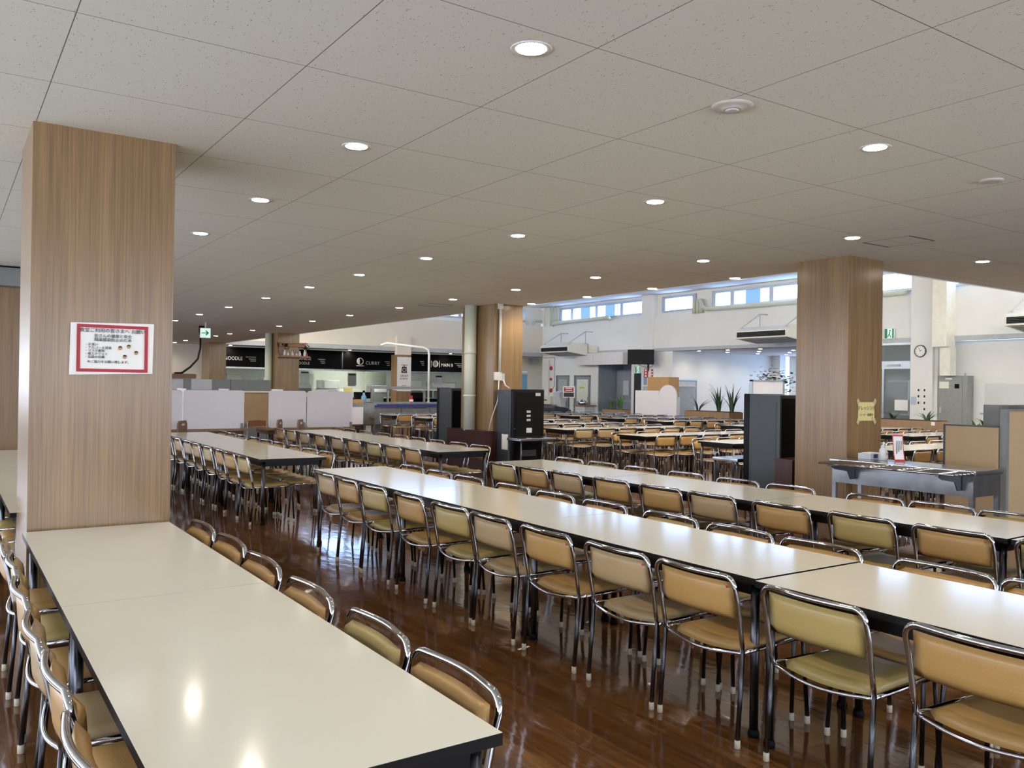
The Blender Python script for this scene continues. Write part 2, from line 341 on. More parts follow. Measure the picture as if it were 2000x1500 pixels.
# sun-lit side windows out of the frame (left and behind), then added hall light strips
def side_window(x0, x1, y0, y1, z0, z1, n, glow='side'):
    wn[0] += 1; fr = MB(); along_y = abs(x1 - x0) < .5
    L0, L1 = (y0, y1) if along_y else (x0, x1)
    root = None; st = (L1 - L0) / n
    for i in range(n + 1):
        e = L0 + st * i
        (fr.box(x0, x1, e - .03, e + .03, z0, z1) if along_y else fr.box(e - .03, e + .03, y0, y1, z0, z1))
    (fr.box(x0, x1, L0, L1, z0 - .05, z0).box(x0, x1, L0, L1, z1, z1 + .05) if along_y else fr.box(L0, L1, y0, y1, z0 - .05, z0).box(L0, L1, y0, y1, z1, z1 + .05))
    root = fr.build(f'window_{wn[0]}', 'frame'); struct(root)
    xm, ym = (x0 + x1) / 2, (y0 + y1) / 2
    for i in range(n):
        e = L0 + st * i
        p = MB(); (p.box(xm - .01, xm + .01, e + .03, e + st - .03, z0, z1) if along_y else p.box(e + .03, e + st - .03, ym - .01, ym + .01, z0, z1))
        p.build('pane', glow, root)
side_window(-4.2, -4.1, -3.5, 31, .9, 2.6, 15)
side_window(-2, 14, -5.0, -4.9, .9, 2.6, 7)
side_window(XE - .08, XE - .03, YE, YK, 4.25, 4.95, 14, 'hall_fill')  # unseen strip added to light the hall's far walls
side_window(XE, XW, YE - .08, YE - .03, 4.25, 4.95, 8, 'hall_fill')  # likewise out of view, added to brighten the far hall
struct(MB().box(-4.3, -4.2, -5, YB, 0, .85).box(-4.3, -4.2, -5, YB, 2.65, HC).box(-4.3, -4.2, 31, YB, .85, 2.65).build('wall_left', 'white'))
struct(MB().box(-4.2, XW, -5.1, -5.0, 0, .85).box(-4.2, XW, -5.1, -5.0, 2.65, HC).box(-4.2, -2, -5.1, -5, .85, 2.65).box(14, XW, -5.1, -5, .85, 2.65).build('wall_front.001', 'white'))
# lower part of the right-hand wall
wl = MB()
wl.box(XW, XW + .1, 26.95, YK - .0, 2.05, 2.95).box(XW, XW + .1, 29.75, YK, 0, 2.05).box(XW, XW + .1, 28.45, 28.8, 0, 2.05)
wl.box(XW, XW + .1, 26.95, 27.35, 0, 2.05).box(XW, XW + .1, 23.85, 24.85, 2.2, 2.95).box(XW, XW + .1, 22.6, 23.95, 0, 2.95)
wl.box(XW, XW + .1, 24.25, 24.75, 0, 2.2, 0)
struct(MB().box(22.85, 22.95, 5.7, 12.55, 0, 2.95).box(XW, 22.95, 12.52, 12.6, 0, 2.95).build('wall_right.008', 'white'))
wl.box(XW, 22.95, -5, 5.6, 0, HC)
struct(wl.build('wall_right.002', 'white'))
struct(MB().box(22.95, 24.0, 24.75, 24.85, 0, 2.95).box(XW, 24.0, 26.9, 26.98, 0, 2.95).box(23.9, 24.0, 24.85, 26.9, 0, 2.95).box(XW, 24.0, 24.75, 26.98, 2.95, 3.0).build('wall_right.003', 'ldoor'))
struct(MB().box(XW - .12, XW + .25, 12.6, 13.23, 0, HH).build('wall_right.004', 'white'))
struct(MB().box(XW - .1, XW + .2, 23.58, 24.2, 2.95, HH).build('wall_right.005', 'white'))
# side extension with daylight
struct(MB().box(XW + .1, 28.6, 22.6, 22.7, 0, 2.95).build('wall_back.003', 'white'))
struct(MB().box(XW, 29.4, 12.8, 22.7, 2.95, 3.05).build('ceiling.002', 'hceil'))
struct(MB().box(28.15, 28.5, 22.2, 22.6, 0, 2.95).box(29.0, 29.1, 21.9, 22.4, 0, 2.95).box(29.1, 29.2, 14, 22.7, 0, .5).box(XW, 29.2, 12.8, 12.9, 0, 2.95)
       .box(29.1, 29.2, 12.9, 14, 0, 2.95).build('wall_right.006', 'white'))
side_window(29.1, 29.2, 14, 22.0, .5, 2.9, 5, 'room')
# glass door with transom, right of the column
d = MB()
for a, b in ((13.25, 13.31), (14.84, 14.9)): d.box(XW, XW + .08, a, b, 0, 2.95)
d.box(XW, XW + .08, 13.25, 14.9, 2.88, 2.95).box(XW, XW + .08, 13.25, 14.9, 2.2, 2.42).box(XW, XW + .08, 13.25, 14.9, 0, .15).box(XW, XW + .08, 14.1, 14.16, .1, 2.2)
dr = d.build('door_1', 'frame'); struct(dr)
MB().box(XW + .03, XW + .04, 13.31, 14.84, .15, 2.88).build('pane', 'glass', dr)
MB().box(XW - .03, XW, 13.6, 14.0, 2.27, 2.33).build('closer', 'lgrey', dr)
MB().box(XW - .02, XW, 13.35, 13.75, 1.02, 1.32).build('notice', 'paper', dr)
struct(MB().box(23.9, 24.0, 12.9, 15.2, 0, 2.95).box(XW, 24, 14.95, 15.05, 0, 2.95).box(XW - .02, XW + .1, 14.9, 15.2, 0, 2.95).build('wall_right.007', 'dgrey'))
gb = MB().box(23.82, 23.86, 13.0, 14.75, .9, 1.85, 0).box(23.81, 23.88, 12.96, 14.79, 1.85, 1.9, 1).box(23.81, 23.88, 12.96, 14.79, .85, .9, 1).box(23.81, 23.88, 14.1, 14.15, .9, 1.85, 1).build('notice_board', ['gboard', 'frame'])
tag(gb, 'green notice board seen through the glass door beside the clock', 'board')
# --- doors of the far corner
def steel_door(n, y0, y1, glassy):
    d = MB().box(XW + .02, XW + .07, y0, y1, 0, 2.0)
    o = d.build(f'door_{n}', 'ldoor'); struct(o)
    MB().box(XW - .02, XW + .1, y0 - .06, y0, 0, 2.05).box(XW - .02, XW + .1, y1, y1 + .06, 0, 2.05).box(XW - .02, XW + .1, y0 - .06, y1 + .06, 2.0, 2.06).build('door_frame', 'grey', o)
    MB().box(XW, XW + .02, y0 + .12, y1 - .12, .95, 1.88).build('pane', 'kit' if glassy else 'lgrey', o)
    MB().box(XW - .006, XW, y0 + .35, y1 - .3, 1.5, 1.56).build('label_strip', 'ylab', o)
    MB().tube([(XW - .05, y0 + .07, .7), (XW - .05, y0 + .07, 1.15)], .012).build('door_handle', 'chrome', o)
steel_door(2, 28.86, 29.68, False); steel_door(3, 27.42, 28.4, True)
d4 = MB().box(23.5, 23.55, 25.0, 26.85, 0, 2.3).build('door_4', 'ldoor'); struct(d4)
MB().box(23.47, 23.5, 25.0, 25.08, 0, 2.3).box(23.47, 23.5, 25.85, 25.93, 0, 2.3).box(23.47, 23.5, 25.0, 26.85, .95, 1.05).build('door_frame', 'frame', d4)
MB().box(23.46, 23.468, 26.05, 26.4, 1.25, 1.85).build('notice', 'pale', d4)
struct(MB().box(XW - .02, XW + .02, 26.86, 27.0, 0, 2.46).box(XW - .02, XW + .02, 24.68, 24.82, 0, 2.46).build('trim_4', 'white'))
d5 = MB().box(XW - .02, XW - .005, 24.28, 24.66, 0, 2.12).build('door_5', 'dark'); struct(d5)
d6 = MB().box(22.22, 23.28, YB + .05, YB + .09, 0, 2.24).build('door_6', 'cream'); struct(d6)
MB().box(22.35, 22.62, YB + .02, YB + .05, 1.3, 2.0, 0).build('pane', 'lgrey', d6)
MB().box(22.72, 23.22, YB + .0, YB + .05, .3, 2.12, 0).build('pane', 'bluep', d6)
struct(MB().box(XW + .01, 24.5, YK - .3, YK, 0, .01).build('trim_5', 'cream'))
# soffit box over the recess
sb = MB().box(22.0, XW - .02, 24.8, 27.67, 2.47, 2.95).build('wall_cabinet', 'swhite')
tag(sb, 'long white overhead cabinet hung above the grey recess beside the television', 'cabinet')
MB().box(21.985, 22.0, 24.9, 26.0, 2.53, 2.9).build('door', 'panel', sb); MB().box(21.985, 22.0, 26.05, 26.55, 2.53, 2.9).build('door', 'panel', sb); MB().box(21.985, 22.0, 26.6, 27.6, 2.53, 2.9).build('door', 'panel', sb)

# ------------------------------------------------------------------ wood clad columns
def column(x0, x1, y0, y1, label, z1=HC):
    o = MB().box(0, x1 - x0, 0, y1 - y0, 0, z1).build('clad_column', 'wood', None, (x0, y0, 0)); return tag(o, label, 'column')
c1 = column(.395, 1.133, 5.276, 6.02, 'light wood clad column at left with a red bordered notice')
column(.30, 1.13, 12.42, 13.2, 'light wood clad column at the far left edge, under a grey box')
c3 = column(7.78, 8.385, 5.281, 5.92, 'light wood clad column at right with a yellow taped note')
c4 = column(7.80, 8.39, 12.08, 13.15, 'wood clad column in the middle with a cream drainpipe')
c5 = column(7.80, 8.42, 23.26, 24.0, 'wood clad column carrying a small display shelf')
c6 = column(7.80, 8.39, 30.6, 31.6, 'wood clad column left of the noodle menu board')
c7 = column(15.12, 15.76, 30.6, 31.1, 'wood clad column with a hanging white banner at the serving counter', 2.75)
MB().box(0, .64, .001, .19, 2.75, 3.5).build('column_top', 'cream', c7)
struct(MB().box(.42, 1.11, 5.262, 5.276, 0, .08).build('baseboard_front', 'mahog'))

# ------------------------------------------------------------------ downlights
dl_ring = MB().lathe([(.062, .0), (.085, -.004), (.088, .0)], seg=24).mesh('trim_ring', 'swhite')
dl_disc = MB().lathe([(.001, -.003), (.062, -.003), (.062, 0)], seg=24).mesh('diffuser', 'lamp')
rows = {
    'nearest line': [(2.02, y) for y in (-.8, 1.05, 2.876, 4.666, 6.488, 8.303)],
    'second line': [(4.45, y) for y in (1.05, 2.863, 4.675, 6.508, 8.31, 10.116, 11.906, 13.91, 16.11, 18.27, 20.52)],
    'third line': [(6.92, y) for y in (2.86, 4.668, 6.501, 8.345, 10.155, 11.98, 13.94, 16.19, 18.3, 20.55, 22.72, 24.9, 26.4)],
    'line at the ceiling edge': [(8.3, y) for y in (7.256, 8.757, 10.208, 11.705)],
    'line beyond the right column': [(9.22, y) for y in (2.86, 4.655)] + [(11.7, 2.86), (11.7, 4.655)],
    'line over the serving side': [(16.27, 31.22), (18.64, 32.4), (13.99, 32.68), (13.99, 31.12), (12.57, 31.1), (9.1, 32.6), (9.06, 31.2), (20.9, 31.8), (11.2, 32.2)],
    'group in the side extension': [(23.1, 21.84), (23.1, 20.48), (24.57, 21.79), (23.2, 19.12), (24.67, 20.39), (26.08, 21.62), (24.69, 18.92), (26.0, 20.08), (27.67, 21.52)],
    'pair at the far left end': [(6.91, 30.2), (6.97, 32.1)]}
ld = bpy.data.lights.new('downlight_lamp', 'SPOT'); ld.energy = LAMP_W; ld.spot_size = R(150); ld.spot_blend = .9; ld.shadow_soft_size = .05; ld.color = (1, .9, .78)
for rn, pts in rows.items():
    for i, (x, y) in enumerate(pts):
        z = HC if rn[:8] != 'group in' else 2.95
        t = thing('downlight', f'round recessed ceiling downlight, {ORD[i]} of the {rn}', 'downlight', (x, y, z), 0, 'recessed ceiling downlights')
        link(bpy.data.objects.new('trim_ring', dl_ring), t); link(bpy.data.objects.new('diffuser', dl_disc), t)
        lo = bpy.data.objects.new('lamp', ld); COL.objects.link(lo); lo.parent = t; lo.location = (0, 0, -.03)

# ------------------------------------------------------------------ chairs
def arc_bar(hw=.24, zt=.735, rad=.05, bow=.028, xb=-.03, zk=.405, xk=.03):
    """handrail path: left kink up and over to right kink"""
    pts = [(xk, -.235, zk)]
    for k in range(1, 4):
        t = k / 4; pts.append((xk + (xb + .006 - xk) * t, -.235 - (hw - .235) * t, zk + (zt - rad - zk) * t))
    for k in range(0, 6):
        a = k / 5 * pi / 2; pts.append((xb - bow * .25 * sin(a), -hw + rad * (1 - cos(a)), zt - rad + rad * sin(a)))
    for k in range(1, 10):
        t = k / 10; y = (-hw + rad) + (2 * hw - 2 * rad) * t; pts.append((xb - bow * (.25 + .75 * sin(pi * t)), y, zt))
    n = len(pts); half = pts[:9 + 1]
    return pts + [(p[0], -p[1], p[2]) for p in reversed(half)]
def pad_back(mb, seg=10, mi=0):
    y0, z0, z1, th = .222, .548, .708, .034
    def xs(y, z): return -.026 - .022 * cos(pi * y / (2 * y0)) + .012 * (1 - (z - z0) / (z1 - z0)) + .004
    rings = []
    prof = [(-.5, 0), (-.42, .6), (-.3, .93), (0, 1), (.3, .93), (.42, .6), (.5, 0)]
    # padded slab: front (+x) bulged, back almost flat
    nu, nv = seg, 6
    def front(u, v):
        y = -y0 + 2 * y0 * u; z = z0 + (z1 - z0) * v
        e = min(1, min(u, 1 - u) * 12) ** .5 * min(1, min(v, 1 - v) * 5) ** .5
        return (xs(y, z) + .008 + th * e, y, z)
    def back(u, v):
        y = -y0 + 2 * y0 * u; z = z0 + (z1 - z0) * v
        e = min(1, min(u, 1 - u) * 20) ** .5 * min(1, min(v, 1 - v) * 10) ** .5
        return (xs(y, z) + .008 - .010 * e, y, z)
    mb.grid(front, nu, nv, mi).grid(back, nu, nv, mi)
def sag(y): return -.022 * cos(pi * min(1, abs(y) / .22) / 2)
def pad_seat(mb, seg=8, mi=0):
    def w_(u, v, top):
        x = .035 + .43 * u; hw = .222 - .02 * u; y = -hw + 2 * hw * v
        e = min(1, min(u, 1 - u) * 9) ** .5 * min(1, min(v, 1 - v) * 9) ** .5
        s_ = sag(y) * (1 - .4 * u)
        return (x, y, .408 + s_ + (.034 * e if top else -.008 * e))
    mb.grid(lambda u, v: w_(u, v, True), seg, seg, mi).grid(lambda u, v: w_(u, v, False), seg, seg, mi)
def seat_rails(mb, seg=8, mi=0):
    rear = [(.03 - .0 - .018 * cos(pi * t), -.235 + .47 * (t + 1) / 2 if False else .235 * t, .402 + sag(.235 * t * .94)) for t in [k / 6 for k in range(-6, 7)]]
    mb.tube([(.03 - .03 * cos(pi * t / 2), y, z) for (x, y, z), t in zip(rear, [k / 6 for k in range(-6, 7)])], .0085, mi, seg)
    for s_ in (-1, 1):
        mb.tube([(.03, .232 * s_, .402), (.25, .224 * s_, .402), (.43, .212 * s_, .402)], .0095, mi, seg)
    mb.tube([(.445, -.2, .392), (.448, 0, .375), (.445, .2, .392)], .0085, mi, seg)
def front_leg(mb, s_, seg=8, mi=0, z0=.03):
    mb.tube([(.43, .212 * s_, .402), (.452, .212 * s_, .396), (.464, .212 * s_, .38), (.467, .213 * s_, .35), (.49, .222 * s_, z0)], .0098, mi, seg)
def rear_leg(mb, s_, seg=8, mi=0, z0=.03):
    mb.tube([(.03, .235 * s_, .405), (0, .237 * s_, z0)], .0105, mi, seg)
CAPM = MB().lathe([(.0115, 0), (.0135, .002), (.013, .034), (.0105, .036)], seg=10).mesh('foot_cap', 'rubber')
chair_protos = []
def make_chair(lm, sticker=False):
    t = thing('dining_chair', 'x', 'chair')
    sb_ = MB(); pad_seat(sb_); sb_.build('seat', lm, t)
    bb = MB(); pad_back(bb); b_ = bb.build('backrest', lm, t)
    if sticker: MB().lathe([(.0055, 0), (.0055, .003)], (-.0365, -.198, .69), seg=8, axis='x').build('sticker', 'redd', b_)
    MB().tube(arc_bar(), .0108, 0, 9).build('back_frame', 'chrome', t)
    sr = MB(); seat_rails(sr); sr.build('seat_frame', 'chrome', t)
    for fn, x in ((front_leg, .49), (rear_leg, 0)):
        for s_ in (-1, 1):
            m_ = MB(); fn(m_, s_); lg = m_.build('leg', 'steel', t)
            c = bpy.data.objects.new('foot_cap', CAPM); link(c, lg); c.location = (x, (.222 if x else .237) * s_, 0)
    return t
for lm, st in (('leather', 1), ('leather2', 1), ('leather3', 0), ('leather', 0)): chair_protos.append(make_chair(lm, st))
used = [False] * 4
def place_chair(kind, x, y, rz, label, group):
    p = chair_protos[kind]
    if not used[kind]:
        used[kind] = True; p.location = (x, y, 0); p.rotation_euler = (0, 0, rz); p['label'] = label; p['group'] = group; return p
    return dup(p, (x, y, 0), rz, label, group)
ROWS = {
    'second long row': dict(L=(2.85, [1.43, 2.06, 2.68, 3.20, 3.80, 4.38, 4.90, 5.49, 6.14, 6.66, 7.16]), Rr=(3.80, [1.60, 2.09, 2.75, 3.29, 3.86, 4.50, 5.06, 5.65, 6.33, 6.87, 7.44])),
    'third long row': dict(L=(4.965, [1.45, 2.05, 2.65, 3.24, 3.85, 4.48, 5.02, 5.64, 6.27, 6.79, 7.32]), Rr=(5.92, [1.6, 2.2, 2.76, 3.26, 3.78, 4.54, 5.09, 5.71, 6.32, 6.91, 7.48])),
    'front left row': dict(L=(.30, [1.5, 2.08, 2.64, 3.15, 3.76, 4.35, 4.94]), Rr=(1.19, [2.07, 2.60, 3.19, 3.80, 4.36, 4.88])),
    'row past the left column': dict(L=(.30, [6.45, 7.05, 7.65, 8.3, 8.9, 9.5]), Rr=(1.19, [6.5, 7.1, 7.7])),
    'shorter back left row': dict(L=(2.78, [9.32, 9.85, 10.34, 10.9, 11.5, 12.05, 12.62, 13.2, 13.8]), Rr=(3.72, [9.42, 9.93, 10.5, 11.17, 11.7, 12.27, 12.9, 13.46, 14.0])),
    'row before the middle column': dict(L=(4.97, [9.53, 10.1, 10.72, 11.38, 11.98, 12.68, 13.36, 14.0, 14.6]), Rr=(5.99, [9.65, 10.23, 10.83, 11.41, 12.01, 12.64, 13.36, 13.97, 14.54]))}
ROT = {'third long row': .018, 'shorter back left row': -.011, 'second long row': -.004}
Y0R = {'third long row': 2.38, 'shorter back left row': 9.03, 'second long row': 2.44}
cols_seq = [0, 3, 2, 0, 1, 0, 1, 2, 0, 2, 0, 1, 3, 0, 1, 0, 2]
ci = 0
for rn, sd in ROWS.items():
    for key, word in (('L', 'left'), ('Rr', 'right')):
        x, ys = sd[key]
        for i, y in enumerate(ys):
            ci += 1; kd = cols_seq[ci % len(cols_seq)]
            if word == 'right' and kd == 1: kd = 3
            rot = ROT.get(rn, 0); xx = x - rot * (y - Y0R.get(rn, 0)) + random.uniform(-.012, .012)
            place_chair(kd, xx, y, (0 if key == 'L' else pi) + random.uniform(-.03, .03),
                        f'mustard chair, {ORD[i]} from near end, {word} side, {rn}', f'dining chairs on the {word} side of the {rn}')
# ---- tables
def make_table(L=1.7808, W=.748):
    t = thing('dining_table', 'x', 'table')
    MB().box(0, W, .003, L - .003, TT - .001, TT).build('tabletop', 'laminate', t)
    tag(t.children[-1], 'cream laminate tabletop')
    MB().box(.0, W, .0006, L - .0006, TT - .03, TT - .001).build('table_edge', 'edge', t)
    a = MB(); i = .035
    a.box(i, W - i, i, i + .025, TT - .085, TT - .03).box(i, W - i, L - i - .025, L - i, TT - .085, TT - .03)
    a.box(i, i + .025, i + .0255, L - i - .0255, TT - .085, TT - .0305).box(W - i - .025, W - i, i + .0255, L - i - .0255, TT - .085, TT - .0305)
    a.build('apron', 'edge', t)
    for x in (.052, W - .052):
        for y in (.045, L - .045):
            l_ = MB().tube([(x, y, .03), (x, y, TT - .03)], .0195, 0, 12).build('leg', 'steel', t)
            MB().lathe([(.022, 0), (.026, .003), (.026, .018), (.0205, .034)], (x, y, 0), seg=12).build('foot_cap', 'mblack', l_)
    return t
tp = make_table(); tused = False
def place_table(x, y, rz, label, group):
    global tused
    if not tused:
        tused = True; tp.location = (x, y, 0); tp.rotation_euler = (0, 0, rz); tp['label'] = label; tp['group'] = group; return tp
    return dup(tp, (x, y, 0), rz, label, group)
TR = {'second long row': [(2.922, .645), (2.957, 2.444), (2.964, 4.225), (2.971, 6.006)],
      'third long row': [(5.06, .58), (5.027, 2.38), (4.995, 4.165), (4.962, 5.95)],
      'front left row': [(.3706, 1.6686), (.3706, 3.4494)],
      'row past the left column': [(.36, 6.03), (.36, 7.81), (.36, 9.59)],
      'shorter back left row': [(2.851, 9.03), (2.87, 10.81), (2.89, 12.59)],
      'row before the middle column': [(5.10, 9.12), (5.10, 10.9), (5.10, 12.68)]}
for rn, ps in TR.items():
    for i, (x, y) in enumerate(ps):
        if rn == 'row past the left column': pass
        place_table(x, y, ROT.get(rn, 0), f'cream dining table, {ORD[i]} from the near end of the {rn}', f'dining tables of the {rn}')
# ---- far hall: tables run across, chairs both sides, each chair one mesh
def far_chair(lm):
    m_ = MB(); pad_seat(m_, 5, 0); pad_back(m_, 6, 0); m_.tube(arc_bar(), .0108, 1, 6); seat_rails(m_, 6, 1)
    for s_ in (-1, 1): front_leg(m_, s_, 6, 2, 0); rear_leg(m_, s_, 6, 2, 0)
    for s_ in (-1, 1):
        for x in (0, .49): m_.lathe([(.0125, 0), (.0125, .034)], (x, (.222 if x else .237) * s_, 0), 3, 6)
    return m_.mesh('dining_chair', [lm, 'chrome', 'steel', 'rubber'])
fch = [far_chair('leather'), far_chair('leather'), far_chair('leather2')]
def far_row(x0, ntab, y0, rowlabel, skipfar=False):
    for t in range(ntab):
        xs = x0 + 1.7808 * (t + 1)
        place_table(xs, y0, pi / 2, f'{ORD[t]} cream table in the {rowlabel}', 'dining tables across the far hall')
        for side in (0, 1):
            for c in range(3):
                n = t * 3 + c
                x = x0 + 1.7808 * t + .32 + .57 * c + random.uniform(-.03, .03)
                o = bpy.data.objects.new('dining_chair', fch[random.randrange(3)]); COL.objects.link(o)
                if side == 0: o.location = (x, y0 - .16 + random.uniform(-.03, .02), 0); rz = pi / 2
                else: o.location = (x, y0 + .748 + .14 + random.uniform(-.02, .04), 0); rz = -pi / 2
                o.rotation_euler = (0, 0, rz + random.uniform(-.04, .04))
                tag(o, f'{ORD[n]} mustard chair on the {("near", "far")[side]} side, {rowlabel}', 'chair', 'dining chairs across the far hall')
ya = [8.71, 10.66, 12.88, 14.8, 16.75, 18.55, 20.5]
far_row(11.1, 2, 6.72, 'hall row right behind the steel counter')
for i, y in enumerate(ya): far_row(10.0, 2, y, f'{ORD[i]} hall row, left block')
yb = [8.8, 10.8, 12.8, 15.25, 17.05, 18.95, 20.8]
for i, y in enumerate(yb): far_row(15.0, 2, y, f'{ORD[i]} hall row, right block')

# ------------------------------------------------------------------ things on and around the columns
# notice on the left column
no = thing('notice', 'white notice with thick red border taped to the left column', 'notice', (.586, 5.27, 1.57))
MB().grid(lambda u, v: (.003 * v + .436 * u + .002 * v, -.002 - .004 * sin(pi * u) * (1 - v) - .003 * (1 - u) * v, .0 + .292 * v + .012 * u * 1), 8, 6).build('sheet', 'paper', no)
def rect_frame(mb, x0, x1, z0, z1, wd, y, mi=0, axis='y'):
    for a, b, c, d_ in ((x0, x1, z0, z0 + wd), (x0, x1, z1 - wd, z1), (x0, x0 + wd, z0 + wd, z1 - wd), (x1 - wd, x1, z0 + wd, z1 - wd)):
        (mb.box(a, b, y - .001, y, c, d_, mi) if axis == 'y' else mb.box(y - .001, y, a, b, c, d_, mi))
rf = MB(); rect_frame(rf, .036, .408, .018, .286, .018, -.0075); rf.build('border', 'redd', no)
tx = [('食堂ご利用の皆さまへ お願い', .026, .222, .252), ('皆さんの健康と安全', .022, .222, .222), ('飛沫感染防止のため', .022, .222, .200)]
for b_, s_, x, z in tx: text(b_, s_, (x, -.0078, z), FACE_NY, 'ink', no)
for j, b_ in enumerate(('・手洗い', '・アルコール消毒', '・マスク着用', '・咳エチケット', '・会話の自粛')): text(b_, .0175, (.075, -.0078, .172 - .0175 * j), FACE_NY, 'ink', no, 'LEFT')
text('のご協力をお願い致します。', .0175, (.09, -.0078, .075), FACE_NY, 'ink', no, 'LEFT')
for j, (x, z) in enumerate(((.26, .155), (.305, .165), (.345, .13), (.285, .105))):
    MB().lathe([(.010, 0), (.010, .001)], (x, -.0085, z), seg=12, axis='y').build('face_drawing', 'card', no)
    MB().prism([(x - .011, z + .002), (x - .008, z + .011), (x, z + .014), (x + .008, z + .011), (x + .011, z + .002), (x, z + .006)], -.0095, -.0088, 'y').build('hair_drawing', 'ink', no)
# yellow note on the right column
yn = thing('notice', 'yellow handwritten note held by tape on the right column', 'notice', (7.962, 5.278, 1.232))
MB().box(.0, .29, -.002, -.001, 0, .195).build('sheet', 'yell', yn)
for x, z, sx, sz in ((0, 0, -1, -1), (.29, 0, 1, -1), (0, .195, -1, 1), (.29, .195, 1, 1)):
    MB().prism([(x - .028 * sx, z + .002 * sz), (x + .004 * sx, z + .045 * sz), (x + .034 * sx, z + .02 * sz), (x + .01 * sx, z - .03 * sz)], -.0035, -.0025, 'y').build('tape', 'tape', yn)
text('ドレッシング', .052, (.145, -.003, .13), FACE_NY, 'ink', yn); text('コーナー休憩中', .036, (.145, -.003, .06), FACE_NY, 'ink', yn); text('2', .036, (.25, -.003, .022), FACE_NY, 'ink', yn)
# grey unit at the top of the far-left column
g_ = MB().box(-.15, .82, 12.2, 12.41, 2.70, 2.93, 0, .008).box(-.12, .8, 12.22, 12.41, 2.93, HC, 1).build('screen_housing', ['grey', 'mblack'])
tag(g_, 'grey rectangular housing under the ceiling at the far left', 'housing')
# drainpipe, conduit and outlet of the middle column
pp = MB().tube([(7.68, 12.66, .76), (7.68, 12.66, HC)], .105, 0, 20).build('drainpipe', 'pipe')
tag(pp, 'thick cream vertical drainpipe running down the middle column', 'pipe')
MB().lathe([(.112, 0), (.112, .03)], (7.68, 12.66, 1.35), seg=20).build('pipe_collar', 'pipe', pp); MB().lathe([(.112, 0), (.112, .03)], (7.68, 12.66, 2.1), seg=20).build('pipe_collar', 'pipe', pp)
cd = MB().tube([(7.90, 12.05, 1.76), (7.90, 12.05, HC)], .022, 0, 10).build('cable_conduit', 'conduit'); tag(cd, 'thin white vertical cable conduit on the middle column', 'conduit')
MB().box(7.86, 7.94, 12.02, 12.08, 2.86, HC, 0).build('junction_box', 'conduit', cd)
ob = MB().box(7.80, 7.93, 12.03, 12.08, 1.64, 1.78, 0, .006).box(7.93, 8.0, 12.04, 12.08, 1.63, 1.76, 1).build('outlet_box', ['conduit', 'lgrey']); tag(ob, 'pale socket box with plugs at the bottom of the white conduit', 'socket')
MB().tube([(7.87, 12.02, 1.64), (7.84, 12.0, 1.3), (7.72, 12.0, 1.0), (7.68, 12.02, .78)], .009, 0, 6).build('cable', 'conduit', ob)
MB().tube([(7.97, 12.03, 1.64), (7.98, 11.98, 1.55), (8.05, 11.96, 1.51)], .012, 0, 6).build('cable', 'conduit', ob)
# mahogany pipe casings
mc = MB().box(7.60, 7.79, 12.0, 13.3, 0, .76).box(7.58, 7.79, 11.99, 13.31, .76, .775).build('column_casing', 'mahog'); tag(mc, 'dark mahogany box casing at the foot of the middle column', 'casing')
mc = MB().box(7.88, 8.45, 6.03, 6.27, 0, .75).box(7.87, 8.46, 6.02, 6.275, .75, .765).build('column_casing', 'mahog'); tag(mc, 'dark mahogany box casing behind the right wood column', 'casing')

# drink dispensers
def dispenser(x, y, rz, label, top=1.485):
    """front faces local -Y, width .62, depth .5, origin front-left corner"""
    t = thing('drink_dispenser', label, 'dispenser', (x, y, 0), rz)
    MB().box(0, .62, .05, .50, .06, top, 0, .008).box(.03, .59, .06, .49, 0, .06, 0).build('body', 'dgrey', t)
    MB().box(-.006, .626, -.03, .05, .08, top + .01, 0, .015).build('front_door', 'black', t)
    dd = t.children[-1]; MB().box(.06, .56, -.036, -.03, .12, top - .05).build('front_panel', 'mblack', dd)
    for i, z in enumerate((1.13, 1.06, .99)): MB().box(.26, .34, -.042, -.036, z - .025, z + .01).build('button', 'lgrey', dd)
    MB().box(.26, .37, -.041, -.036, .77, .85).build('coin_plate', 'pale', dd)
    MB().box(.15, .45, -.06, -.036, .38, .48, 0).build('dispensing_bay', 'dgrey', dd)
    MB().box(.44, .54, -.041, -.036, top - .1, top - .05).build('maker_plate', 'lgrey', dd)
    MB().tube([(.02, -.036, .84), (.02, -.05, .84)], .012, 0, 8).build('lock', 'chrome', dd)
    gr = MB()
    for i in range(22): gr.box(.05, .57, .5, .508, .5 + i * .04, .518 + i * .04)
    gr.build('rear_grille', 'mblack', t)
    MB().box(.03, .59, .501, .504, .1, top - .04).build('rear_panel', 'black', t)
    MB().box(-.004, 0, .1, .45, .14, top - .08).build('side_panel', 'dgrey', t)
    MB().box(.62, .624, .1, .45, .14, top - .08).build('side_panel', 'dgrey', t)
    return t
dispenser(7.84, 11.55, 0, 'black fronted drink dispenser to the right of the middle column')
dispenser(8.42, 14.02, pi, 'grey drink dispenser seen from behind, left of the middle column')
dispenser(8.66, 6.83, pi, 'dark grey drink dispenser seen from behind beside the right column')
cb_ = MB().box(7.825, 7.835, 11.66, 11.84, .48, .74, 0).build('clipboard', 'paper'); tag(cb_, 'white clipboard hanging on the side of the middle dispenser', 'clipboard'); MB().tube([(7.82, 11.72, .74), (7.815, 11.75, .77), (7.82, 11.78, .74)], .006).build('clip', 'dgrey', cb_)
